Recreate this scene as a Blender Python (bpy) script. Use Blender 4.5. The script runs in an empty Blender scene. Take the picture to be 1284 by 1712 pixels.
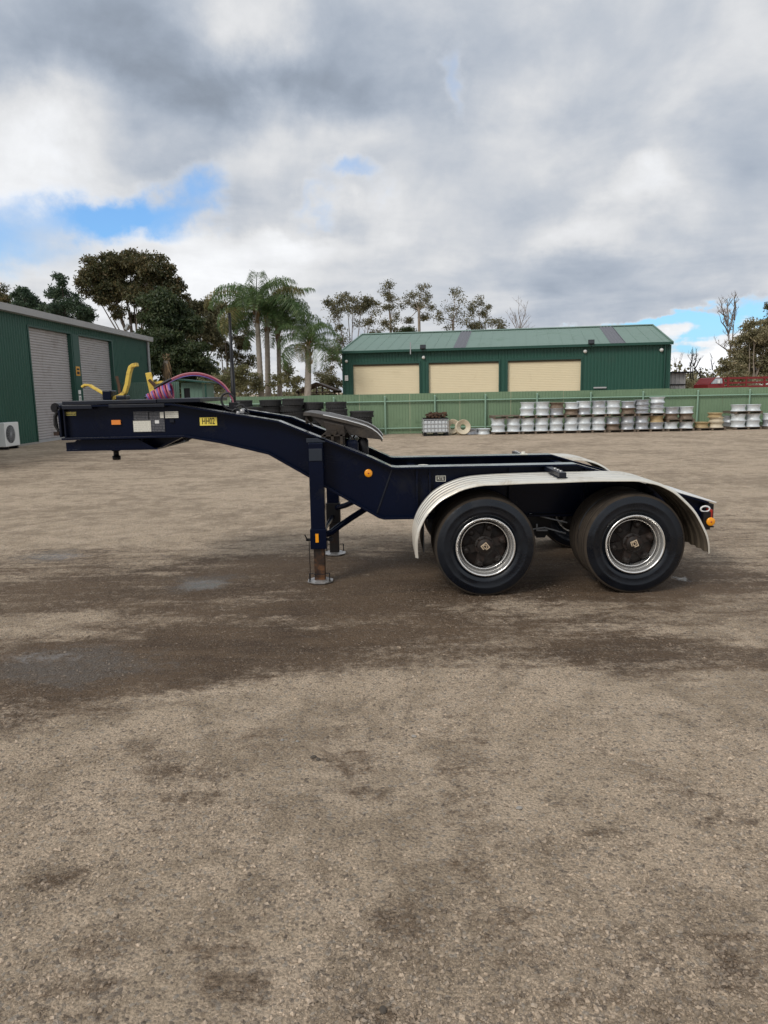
import bpy, bmesh, math, random
import numpy as np
from mathutils import Vector, Matrix

random.seed(4)
SC = bpy.context.scene
COL = SC.collection

# ------------------------------------------------------------------ camera
FPX, TH, RHO, HC = 1236.0, math.radians(9.3), math.radians(1.1), 1.75
cF = np.array([0, math.cos(TH), -math.sin(TH)])
cR0 = np.array([1.0, 0, 0]); cU0 = np.array([0, math.sin(TH), math.cos(TH)])
cR = math.cos(RHO) * cR0 - math.sin(RHO) * cU0
cU = math.sin(RHO) * cR0 + math.cos(RHO) * cU0
cam = bpy.data.objects.new('camera', bpy.data.cameras.new('camera'))
COL.objects.link(cam)
M = Matrix.Identity(4)
for i in range(3):
    M[i][0], M[i][1], M[i][2] = cR[i], cU[i], -cF[i]
M[2][3] = HC
cam.matrix_world = M
cam.data.sensor_fit = 'VERTICAL'; cam.data.sensor_height = 36.0; cam.data.sensor_width = 27.0
cam.data.lens = FPX * 36.0 / 1712.0
cam.data.clip_start = 0.05; cam.data.clip_end = 6000
SC.camera = cam


def ray(x, y):
    return cF + (x - 642) / FPX * cR - (y - 856) / FPX * cU


def at(x, y, Y):                      # a measured point of the photograph at distance Y
    d = ray(x, y); p = d * (Y / d[1])
    return Vector((p[0], Y, p[2] + HC))


def gnd(x, y):
    d = ray(x, y); p = d * (-HC / d[2])
    return p[0], p[1]


def aim(x, y):                        # azimuth, elevation of a direction
    d = ray(x, y); d = d / np.linalg.norm(d)
    return math.atan2(d[0], d[1]), math.asin(d[2])


# ------------------------------------------------------------------ node helper
class G:
    def __init__(s, nt): s.nt = nt

    def n(s, t, **kw):
        nd = s.nt.nodes.new(t)
        for k, v in kw.items(): setattr(nd, k, v)
        return nd

    def put(s, sock, v):
        if isinstance(v, bpy.types.NodeSocket): s.nt.links.new(v, sock)
        elif v is not None: sock.default_value = v

    def m(s, op, a, b=None, c=None, clamp=False):
        nd = s.n('ShaderNodeMath', operation=op, use_clamp=clamp)
        for i, v in enumerate((a, b, c)): s.put(nd.inputs[i], v)
        return nd.outputs[0]

    def v(s, op, a, b=None):
        nd = s.n('ShaderNodeVectorMath', operation=op)
        s.put(nd.inputs[0], a); s.put(nd.inputs[1], b)
        return nd.outputs['Value'] if op in ('LENGTH', 'DOT_PRODUCT') else nd.outputs[0]

    def mix(s, f, a, b, bl='MIX'):
        nd = s.n('ShaderNodeMix', data_type='RGBA', blend_type=bl)
        s.put(nd.inputs[0], f); s.put(nd.inputs[6], c4(a)); s.put(nd.inputs[7], c4(b))
        return nd.outputs[2]

    def noise(s, vec, scale, detail=4, rough=.5, dist=0, col=False):
        nd = s.n('ShaderNodeTexNoise')
        s.put(nd.inputs['Vector'], vec)
        for k, v in (('Scale', scale), ('Detail', detail), ('Roughness', rough), ('Distortion', dist)): nd.inputs[k].default_value = v
        return nd.outputs['Color' if col else 'Fac']

    def vor(s, vec, scale, feat='F1', out='Distance'):
        nd = s.n('ShaderNodeTexVoronoi', feature=feat)
        s.put(nd.inputs['Vector'], vec); nd.inputs['Scale'].default_value = scale
        return nd.outputs[out]

    def ss(s, x, a, b, lo=0., hi=1.):
        nd = s.n('ShaderNodeMapRange', interpolation_type='SMOOTHSTEP')
        for i, v in enumerate((x, a, b, lo, hi)): s.put(nd.inputs[i], v)
        return nd.outputs[0]

    def comb(s, x, y, z):
        nd = s.n('ShaderNodeCombineXYZ')
        for i, v in enumerate((x, y, z)): s.put(nd.inputs[i], v)
        return nd.outputs[0]

    def sep(s, v):
        nd = s.n('ShaderNodeSeparateXYZ'); s.put(nd.inputs[0], v); return nd.outputs

    def bump(s, h, st, dist, nrm=None):
        nd = s.n('ShaderNodeBump'); s.put(nd.inputs['Height'], h)
        nd.inputs['Strength'].default_value = st; nd.inputs['Distance'].default_value = dist
        if nrm: s.put(nd.inputs['Normal'], nrm)
        return nd.outputs[0]


def c4(c):
    if isinstance(c, (tuple, list)) and len(c) == 3: return (*c, 1)
    return c


# ------------------------------------------------------------------ sky, sun, exposure
SUN_EL, SUN_AZ = math.radians(42), math.radians(222)     # behind the camera, to its left
w = bpy.data.worlds.new('World'); SC.world = w; w.use_nodes = True
g = G(w.node_tree); w.node_tree.nodes.clear()
sky = g.n('ShaderNodeTexSky', sky_type='NISHITA', sun_disc=False)
sky.sun_elevation = SUN_EL; sky.sun_rotation = SUN_AZ
d = g.n('ShaderNodeTexCoord').outputs['Generated']
dx, dy, dz = g.sep(g.v('NORMALIZE', d))
az = g.m('ARCTAN2', dx, dy); el = g.m('ARCSINE', dz)
zc = g.m('ADD', g.m('MAXIMUM', dz, 0.0), 0.16)
pl = g.comb(g.m('DIVIDE', dx, zc), g.m('DIVIDE', dy, zc), 0.0)    # cloud deck seen in perspective
ae = g.comb(az, el, 0.0)
w1 = g.v('SUBTRACT', g.noise(pl, 1.1, 4, .55, 0, True), (.5, .5, .5))
w2 = g.v('SUBTRACT', g.noise(ae, 9, 6, .6, 0, True), (.5, .5, .5))
wp = g.v('ADD', ae, g.v('ADD', g.v('MULTIPLY', w1, (.18, .12, 0)), g.v('MULTIPLY', w2, (.13, .11, 0))))


def blobs(L):
    tot = None
    for (x, y, sx, sy, val) in L:
        a, e = aim(x, y)
        q = g.v('MULTIPLY', g.v('SUBTRACT', wp, (a, e, 0)), (FPX / sx, FPX / sy, 0))
        r = g.ss(g.v('LENGTH', q), 1.6, 0.0, 0.0, val)
        tot = r if tot is None else g.m('ADD', tot, r)
    return tot


shade = blobs([(100, 20, 260, 110, -.14), (330, 150, 260, 120, -.14), (520, 110, 180, 110, -.10), (700, 60, 150, 120, -.07),
               (950, 150, 170, 150, -.04), (1010, 430, 260, 60, -.02), (1150, 480, 260, 60, -.05), (860, 480, 200, 45, -.05),
               (240, 270, 140, 60, -.06), (650, 260, 130, 60, -.05), (1250, 230, 150, 120, -.06),
               (60, 260, 170, 90, .17), (120, 180, 110, 50, .05), (430, 20, 100, 60, .22), (570, 235, 150, 45, .13), (430, 290, 90, 35, .10),
               (470, 395, 180, 34, .20), (320, 465, 220, 50, .22), (960, 380, 80, 40, .16), (850, 215, 70, 60, .10),
               (1075, 310, 60, 30, .12), (1190, 590, 150, 34, .42), (740, 330, 140, 60, .05), (660, 440, 160, 40, .04)])
blue = blobs([(215, 350, 105, 38, 2.0), (335, 315, 50, 26, 1.0), (585, 314, 60, 18, .85), (505, 340, 36, 12, .6), (0, 388, 140, 50, 1.2),
              (748, 135, 20, 46, .7), (1190, 535, 200, 16, 1.6), (1010, 539, 160, 11, 1.3)])
n1 = g.noise(pl, 1.9, 9, .58, .25)
n2 = g.noise(ae, 6.5, 8, .55, .3)
n3 = g.noise(pl, .55, 3, .5, .0)
gap = g.m('ADD', blue, g.m('MULTIPLY', g.m('SUBTRACT', n2, .5), 1.25))
gap = g.m('ADD', gap, g.m('MULTIPLY', g.m('SUBTRACT', n1, .5), .5))
gapf = g.ss(gap, .12, 1.6)
tex = g.m('ADD', g.m('MULTIPLY', g.m('SUBTRACT', n1, .5), .34), g.m('MULTIPLY', g.m('SUBTRACT', n2, .5), .34))
lum = g.m('ADD', g.m('ADD', .56, g.m('MULTIPLY', shade, 1.08)), tex)
# cloud edges next to a gap are thin and bright
edge = g.m('MULTIPLY', g.ss(gap, -.1, .6), .08)
lum = g.m('MAXIMUM', g.m('ADD', lum, edge), .22)
tint = g.mix(g.ss(lum, .32, .68), (.82, .95, 1.15), (.985, 1.0, 1.025))
cl = g.v('MULTIPLY', tint, g.comb(*[g.m('MULTIPLY', lum, 10.0)] * 3))
blue_c = g.mix(.55, g.mix(1.0, sky.outputs[0], (.85, 1.25, 1.6), 'MULTIPLY'), g.mix(g.ss(el, .07, .24), (2.6, 5.6, 8.6), (2.0, 4.2, 7.8)))
colr = g.mix(gapf, cl, blue_c)
bg = g.n('ShaderNodeBackground'); g.put(bg.inputs[0], colr); bg.inputs[1].default_value = 0.1
g.nt.links.new(bg.outputs[0], g.n('ShaderNodeOutputWorld').inputs[0])

sun = bpy.data.objects.new('sun', bpy.data.lights.new('sun', 'SUN')); COL.objects.link(sun)
sun.data.energy = 1.5; sun.data.angle = math.radians(20); sun.data.color = (1, .95, .88)
sv = Vector((math.sin(SUN_AZ) * math.cos(SUN_EL), math.cos(SUN_AZ) * math.cos(SUN_EL), math.sin(SUN_EL)))
sun.rotation_euler = sv.to_track_quat('Z', 'Y').to_euler()
SC.view_settings.view_transform = 'Standard'; SC.view_settings.look = 'None'
SC.view_settings.gamma = 1; SC.view_settings.use_curve_mapping = False
SC.view_settings.exposure = 0.22


# ------------------------------------------------------------------ materials
def mat(name, base, rough=.5, metal=0., var=.25, vscale=6., dirt=None, dscale=3., damt=.5, bump=0., bscale=60., coat=0., spec=.5, isl=0., rvar=0.):
    m = bpy.data.materials.new(name); m.use_nodes = True
    g = G(m.node_tree); b = m.node_tree.nodes['Principled BSDF']
    tc = g.n('ShaderNodeTexCoord').outputs['Object']
    nz = g.noise(tc, vscale, 6, .6)
    k = g.m('ADD', 1.0, g.m('MULTIPLY', g.m('SUBTRACT', nz, .5), var * 2))
    if isl:
        ri = g.n('ShaderNodeNewGeometry').outputs['Random Per Island']
        k = g.m('MULTIPLY', k, g.m('ADD', 1.0, g.m('MULTIPLY', g.m('SUBTRACT', ri, .5), isl * 2)))
    col = g.v('MULTIPLY', base, g.comb(k, k, k))
    if dirt:
        dn = g.noise(tc, dscale, 8, .68, .6)
        col = g.mix(g.ss(dn, .62 - damt * .3, .75, 0, .9), col, dirt)
        g.put(b.inputs['Roughness'], g.ss(dn, .62 - damt * .3, .75, rough, min(1, rough + .35)))
    elif rvar:
        g.put(b.inputs['Roughness'], g.ss(g.noise(tc, vscale * .7, 6, .6, .5), .35, .65, max(.05, rough - rvar), rough + rvar))
    else:
        b.inputs['Roughness'].default_value = rough
    g.put(b.inputs['Base Color'], col)
    b.inputs['Metallic'].default_value = metal
    b.inputs['Specular IOR Level'].default_value = spec
    if coat: b.inputs['Coat Weight'].default_value = coat; b.inputs['Coat Roughness'].default_value = .12
    if bump: g.put(b.inputs['Normal'], g.bump(g.noise(tc, bscale, 5, .6), .6, bump))
    return m


def leaf_mat(name, a, b_, c):
    m = bpy.data.materials.new(name); m.use_nodes = True
    g = G(m.node_tree); b = m.node_tree.nodes['Principled BSDF']
    geo = g.n('ShaderNodeNewGeometry')
    ri = geo.outputs['Random Per Island']
    nz = g.noise(geo.outputs['Position'], .55, 3, .6)
    col = g.mix(g.ss(nz, .35, .65), a, b_)
    col = g.mix(g.ss(ri, .62, 1.0), col, c)
    k = g.m('ADD', .65, g.m('MULTIPLY', g.m('FRACT', g.m('MULTIPLY', ri, 17.3)), .7))
    g.put(b.inputs['Base Color'], g.v('MULTIPLY', col, g.comb(k, k, k)))
    b.inputs['Roughness'].default_value = .55
    tr = g.n('ShaderNodeBsdfTranslucent'); g.put(tr.inputs[0], g.v('MULTIPLY', col, g.comb(k, k, k)))
    mx = g.n('ShaderNodeMixShader'); mx.inputs[0].default_value = .38
    out = m.node_tree.nodes['Material Output']
    g.nt.links.new(b.outputs[0], mx.inputs[1]); g.nt.links.new(tr.outputs[0], mx.inputs[2]); g.nt.links.new(mx.outputs[0], out.inputs[0])
    return m


MT = dict(
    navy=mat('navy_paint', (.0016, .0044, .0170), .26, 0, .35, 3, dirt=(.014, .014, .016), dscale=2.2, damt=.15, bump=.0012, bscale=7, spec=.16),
    navy_sheen=mat('flange_top_sky_sheen', (.42, .43, .45), .16, 0, .45, 4, dirt=(.06, .065, .08), dscale=5, damt=.2, coat=1.0),  # pale base colour stands in for sky reflected along the dark flange top
    greydeck=mat('dark_deck_paint', (.006, .009, .018), .38, 0, .3, 4, dirt=(.026, .025, .025), damt=.3, spec=.35),
    black=mat('black_steel', (.006, .006, .008), .42, 0, .4, 8, dirt=(.028, .023, .018), damt=.25, spec=.35),
    grease=mat('greasy_steel', (.035, .029, .024), .55, .3, .6, 14, dirt=(.085, .068, .05), dscale=9, damt=.7, bump=.006, bscale=40),
    greasetop=mat('worn_plate_steel', (.062, .054, .046), .42, .25, .45, 10, dirt=(.11, .09, .068), dscale=7, damt=.5, bump=.004, bscale=30),
    cast=mat('dusty_cast_steel', (.032, .024, .018), .75, .1, .6, 20, dirt=(.075, .055, .034), dscale=10, damt=.5, bump=.008, bscale=35),
    rubber=mat('shiny_tyre_rubber', (.0016, .0040, .0085), .27, 0, .5, 4, rvar=.20, spec=.5, bump=.006, bscale=9),
    tread=mat('dusty_tread_rubber', (.046, .034, .023), .9, 0, .5, 9, dirt=(.02, .017, .014), dscale=4, damt=.4),
    oldrubber=mat('old_tyre_rubber', (.028, .028, .029), .8, 0, .4, 9, dirt=(.06, .055, .048), damt=.4),
    alloy=mat('polished_alloy', (.92, .91, .88), .22, .8, .08, 9, dirt=(.45, .40, .32), dscale=5, damt=.0),
    hub=mat('rusty_hub_steel', (.012, .008, .006), .6, .1, .6, 14, dirt=(.045, .022, .014), damt=.5, dscale=8),
    gold=mat('pale_brass', (.75, .6, .42), .4, .3, .1),
    guard=mat('dusty_alloy_mudguard', (.80, .77, .69), .30, .55, .14, 5, dirt=(.42, .35, .26), dscale=3.2, damt=.45),
    guardin=mat('muddy_underside', (.11, .088, .06), .8, 0, .5, 6, dirt=(.05, .038, .026), damt=.6),
    amber=mat('amber_reflector', (.95, .36, .01), .25, 0, .05, coat=.5),
    orange=mat('orange_reflector', (.85, .27, .04), .3, 0, .05, coat=.5),
    red=mat('red_lens', (.4, .02, .01), .3, 0, .05, coat=.4),
    yellow=mat('chipped_yellow_paint', (.80, .56, .09), .5, 0, .2, 9, dirt=(.22, .12, .05), dscale=11, damt=.4),
    capplate=mat('faded_navy_plate', (.014, .021, .034), .4, 0, .2, 4),
    platey=mat('yellow_plate', (.92, .74, .12), .4, 0, .04),
    ink=mat('black_ink', (.012, .012, .012), .5, 0, .1),
    white=mat('white_paint', (.78, .78, .76), .4, 0, .06, 4),
    sticker=mat('cream_sticker', (.78, .76, .66), .45, 0, .10, 30),
    galv=mat('worn_foot_steel', (.45, .44, .43), .35, .6, .3, 14, dirt=(.14, .12, .10), dscale=9, damt=.5),
    rust=mat('rusty_inner_leg', (.022, .014, .010), .5, .1, .6, 16, dirt=(.20, .085, .03), dscale=9, damt=.7),
    hosered=mat('magenta_hose', (.38, .045, .11), .4, 0, .2),
    hosepink=mat('faded_pink_hose', (.46, .17, .20), .5, 0, .2),
    hoseblue=mat('purple_blue_hose', (.15, .11, .36), .4, 0, .2),
    hoseblack=mat('black_hose', (.012, .012, .013), .5),
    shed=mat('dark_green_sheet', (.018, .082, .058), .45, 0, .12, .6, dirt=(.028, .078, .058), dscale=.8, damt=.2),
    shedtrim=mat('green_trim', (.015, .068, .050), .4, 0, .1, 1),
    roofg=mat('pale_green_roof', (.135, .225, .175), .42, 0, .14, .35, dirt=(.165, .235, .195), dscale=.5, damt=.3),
    skylight=mat('grey_skylight_sheet', (.085, .085, .10), .4, 0, .12, 2),
    cream=mat('cream_door', (.76, .66, .45), .55, 0, .05, 1.5, dirt=(.66, .56, .37), dscale=1.2, damt=.2),
    roller=mat('grey_roller_door', (.46, .44, .44), .5, .1, .1, 1.2, dirt=(.34, .31, .30), dscale=1.0, damt=.4),
    gutter=mat('grey_gutter', (.40, .41, .42), .45, 0, .12, 2),
    fence=mat('light_green_fence_sheet', (.185, .275, .165), .55, 0, .14, 1.3, dirt=(.125, .20, .115), dscale=1.1, damt=.3),
    fencepost=mat('pale_green_post', (.26, .40, .30), .5, 0, .1, 3),
    concrete=mat('concrete', (.30, .28, .25), .85, 0, .2, 4),
    wood=mat('grey_pallet_wood', (.15, .115, .085), .85, 0, .4, 8, isl=.3),
    rimwhite=mat('white_rim_paint', (.64, .68, .70), .42, .1, .3, 2, dirt=(.26, .22, .18), dscale=2.2, damt=.4),
    rimsilver=mat('silver_rim', (.46, .48, .51), .38, .4, .35, 2, dirt=(.16, .14, .12), dscale=2.4, damt=.5),
    rimrust=mat('rusty_dark_rim', (.20, .15, .11), .6, .3, .4, 5, dirt=(.10, .06, .04), dscale=3, damt=.5),
    rimtan=mat('tan_rim_paint', (.42, .31, .16), .55, 0, .25, 5, dirt=(.2, .14, .08), damt=.3),
    rimcream=mat('cream_rim_paint', (.62, .54, .40), .5, 0, .2, 5, dirt=(.25, .17, .1), damt=.3),
    rusty=mat('rusty_scrap', (.085, .05, .032), .85, .2, .6, 9, dirt=(.15, .07, .035), damt=.6, isl=.4),
    tank=mat('white_plastic_tank', (.68, .72, .74), .4, 0, .08, 3),
    bark=mat('pale_gum_bark', (.30, .25, .20), .85, 0, .45, 2, dirt=(.13, .10, .08), dscale=1.6, damt=.5),
    barkdark=mat('dark_bark', (.085, .07, .055), .9, 0, .4, 3),
    barkgrey=mat('bare_grey_branch', (.26, .215, .18), .9, 0, .3, 3),
    burnt=mat('charred_trunk', (.022, .018, .017), .9, 0, .4, 3),
    palmtrunk=mat('ringed_palm_trunk', (.37, .32, .27), .85, 0, .35, 4, dirt=(.20, .16, .12), dscale=3, damt=.45),
    palmskirt=mat('dry_palm_boots', (.25, .165, .09), .9, 0, .5, 6, isl=.5),
    truckred=mat('red_truck_paint', (.20, .018, .02), .45, 0, .15, 2),
    glass=mat('pale_window_glass', (.45, .50, .54), .1, 0, .1, 2, spec=.8),
    darkglass=mat('dark_glass', (.02, .022, .025), .1, 0, .1, 2, spec=.8),
    brownroof=mat('brown_iron_roof', (.10, .068, .056), .6, 0, .2, 1.5),
    ltshed=mat('grey_cladding', (.42, .41, .40), .6, 0, .12, 2),
    warn=mat('orange_sign', (.70, .36, .06), .5, 0, .1, 12),
    hutgreen=mat('mid_green_sheet', (.125, .21, .165), .55, 0, .15, 1.5),
)
LEAF = dict(
    gum=leaf_mat('gum_leaves', (0.115, 0.118, 0.058), (0.165, 0.155, 0.078), (0.270, 0.225, 0.125)),
    gumred=leaf_mat('bronze_gum_leaves', (.078, .088, .038), (.125, .112, .048), (.20, .145, .065)),
    dark=leaf_mat('dark_evergreen_leaves', (.040, .066, .026), (.062, .088, .034), (.115, .13, .055)),
    pine=leaf_mat('pine_needles', (0.045, 0.083, 0.052), (0.069, 0.110, 0.063), (0.108, 0.147, 0.083)),
    olive=leaf_mat('olive_shrub_leaves', (0.180, 0.185, 0.085), (0.260, 0.240, 0.115), (0.340, 0.310, 0.170)),
    wattle=leaf_mat('bushy_gum_leaves', (0.196, 0.190, 0.099), (0.281, 0.246, 0.136), (0.391, 0.323, 0.196)),
    palm=leaf_mat('palm_leaflets', (.080, .15, .048), (.115, .185, .058), (.20, .24, .10)),
    palmdry=leaf_mat('yellowing_palm_leaflets', (0.176, 0.165, 0.050), (0.220, 0.187, 0.066), (0.286, 0.220, 0.099)),
)


# ------------------------------------------------------------------ mesh builder
class MB:
    def __init__(s): s.v = []; s.f = []; s.mi = []; s.sm = []

    def add(s, vs, fs, mi=0, smooth=False):
        o = len(s.v); s.v += [tuple(p) for p in vs]
        s.f += [tuple(i + o for i in f) for f in fs]; s.mi += [mi] * len(fs); s.sm += [smooth] * len(fs)
        return s

    def box(s, x0, x1, y0, y1, z0, z1, mi=0, T=None):
        vs = [Vector((x, y, z)) for z in (z0, z1) for y in (y0, y1) for x in (x0, x1)]
        if T is not None: vs = [T @ p for p in vs]
        return s.add(vs, [(0, 2, 3, 1), (4, 5, 7, 6), (0, 1, 5, 4), (2, 6, 7, 3), (0, 4, 6, 2), (1, 3, 7, 5)], mi)

    def prism(s, poly, y0, y1, mi=0, plane='xz'):
        n = len(poly)
        def P(a, b, t): return (a, t, b) if plane == 'xz' else ((a, b, t) if plane == 'xy' else (t, a, b))
        vs = [P(a, b, y0) for a, b in poly] + [P(a, b, y1) for a, b in poly]
        fs = [tuple(range(n)), tuple(range(2 * n - 1, n - 1, -1))]
        fs += [(i, i + n, (i + 1) % n + n, (i + 1) % n) for i in range(n)]
        return s.add(vs, fs, mi)

    def strip(s, pts, y0, y1, t, mi=0, top=0):          # a plate of thickness t that follows a polyline in x, z
        up = []
        for i, (x, z) in enumerate(pts):
            a = pts[max(0, i - 1)]; b = pts[min(len(pts) - 1, i + 1)]
            dx, dz = b[0] - a[0], b[1] - a[1]; L = math.hypot(dx, dz)
            up.append((x - dz / L * t, z + dx / L * t))
        n = len(pts)
        vs = [(x, y, z) for y in (y0, y1) for (x, z) in pts] + [(x, y, z) for y in (y0, y1) for (x, z) in up]
        fs = []
        for i in range(n - 1):
            fs += [(i, i + n, i + n + 1, i + 1), (2 * n + i, 2 * n + i + 1, 3 * n + i + 1, 3 * n + i),
                   (i, i + 1, 2 * n + i + 1, 2 * n + i), (n + i, 3 * n + i, 3 * n + i + 1, n + i + 1)]
        fs += [(0, 2 * n, 3 * n, n), (n - 1, 2 * n - 1, 4 * n - 1, 3 * n - 1)]
        s.add(vs, fs, mi)
        for i in range(n - 1): s.mi[len(s.mi) - len(fs) + 4 * i + 1] = top
        return s

    def tube(s, pts, r, n=8, mi=0, cap=True, smooth=True):
        pts = [Vector(p) for p in pts]; rs = r if isinstance(r, (list, tuple)) else [r] * len(pts)
        vs = []; ref = None
        for i, p in enumerate(pts):
            d = (pts[min(i + 1, len(pts) - 1)] - pts[max(i - 1, 0)])
            d = d.normalized() if d.length > 1e-9 else Vector((0, 0, 1))
            if ref is None: ref = d.orthogonal().normalized()
            ref = (ref - d * ref.dot(d)); ref = ref.normalized() if ref.length > 1e-6 else d.orthogonal().normalized()
            q = d.cross(ref)
            vs += [p + (ref * math.cos(2 * math.pi * k / n) + q * math.sin(2 * math.pi * k / n)) * rs[i] for k in range(n)]
        fs = []
        for i in range(len(pts) - 1):
            fs += [(i * n + k, i * n + (k + 1) % n, (i + 1) * n + (k + 1) % n, (i + 1) * n + k) for k in range(n)]
        s.add(vs, fs, mi, smooth)
        if cap:
            m = len(pts) - 1
            s.add([vs[k] for k in range(n)], [tuple(range(n - 1, -1, -1))], mi)
            s.add([vs[m * n + k] for k in range(n)], [tuple(range(n))], mi)
        return s

    def lathe(s, prof, n=32, T=None, mi=0, mis=None, closed=False, smooth=True):  # prof: (r, h) about z
        T = T or Matrix.Identity(4); k = len(prof)
        vs = [T @ Vector((r * math.cos(2 * math.pi * j / n), r * math.sin(2 * math.pi * j / n), h)) for j in range(n) for (r, h) in prof]
        o = len(s.v); s.v += [tuple(p) for p in vs]
        for j in range(n):
            for i in range(k if closed else k - 1):
                a, b = i, (i + 1) % k; j2 = (j + 1) % n
                s.f.append((o + j * k + a, o + j2 * k + a, o + j2 * k + b, o + j * k + b))
                s.mi.append(mis[i] if mis else mi); s.sm.append(smooth)
        return s

    def build(s, name, m, parent=None, bevel=0., merge=False):
        me = bpy.data.meshes.new(name)
        off = Vector((0, 0, 0)); p = parent
        while p is not None:
            off += p.location; p = p.parent
        me.from_pydata([tuple(Vector(v) - off) for v in s.v], [], s.f)
        ms = m if isinstance(m, (list, tuple)) else [m]
        for q in ms: me.materials.append(MT.get(q) if isinstance(q, str) else q)
        me.polygons.foreach_set('material_index', s.mi); me.polygons.foreach_set('use_smooth', s.sm)
        o = bpy.data.objects.new(name, me); COL.objects.link(o)
        if parent: o.parent = parent
        bm = bmesh.new(); bm.from_mesh(me)
        if merge: bmesh.ops.remove_doubles(bm, verts=bm.verts, dist=1e-4)
        bmesh.ops.recalc_face_normals(bm, faces=bm.faces); bm.to_mesh(me); bm.free()
        if bevel:
            bv = o.modifiers.new('bevel', 'BEVEL'); bv.width = bevel; bv.segments = 2; bv.limit_method = 'ANGLE'
        return o


def tag(o, label=None, cat=None, group=None, kind=None):
    for k, v in (('label', label), ('category', cat), ('group', group), ('kind', kind)):
        if v: o[k] = v
    return o


def thing(name, label, cat, loc=(0, 0, 0), group=None):
    o = bpy.data.objects.new(name, None); COL.objects.link(o); o.location = loc; o.empty_display_size = .2
    return tag(o, label, cat, group)


def dup(root, loc, rz=0., label=None):
    r = root.copy(); COL.objects.link(r); r.location = loc; r.rotation_euler = (0, 0, rz)
    if label: r['label'] = label
    for ch in root.children:
        c = ch.copy(); COL.objects.link(c); c.parent = r
        for q in ch.children:
            e = q.copy(); COL.objects.link(e); e.parent = c
    return r


def text(s, size, name, m, parent, T, xs=1.0, depth=.0015):
    cu = bpy.data.curves.new(name, 'FONT'); cu.body = s; cu.size = size; cu.align_x = 'CENTER'; cu.align_y = 'CENTER'; cu.extrude = depth; cu.offset = size * .006
    o = bpy.data.objects.new(name, cu); COL.objects.link(o)
    dg = bpy.context.evaluated_depsgraph_get()
    me = bpy.data.meshes.new_from_object(o.evaluated_get(dg)); bpy.data.objects.remove(o)
    off = Vector((0, 0, 0)); p = parent
    while p is not None: off += p.location; p = p.parent
    me.transform(Matrix.Translation(-off) @ T @ Matrix.Scale(xs, 4, (1, 0, 0)))
    me.materials.clear(); me.materials.append(MT[m])
    o = bpy.data.objects.new(name, me); COL.objects.link(o); o.parent = parent
    return o


FACE = Matrix.Rotation(math.pi / 2, 4, 'X')       # stands a flat xy shape up to face -y
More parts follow.
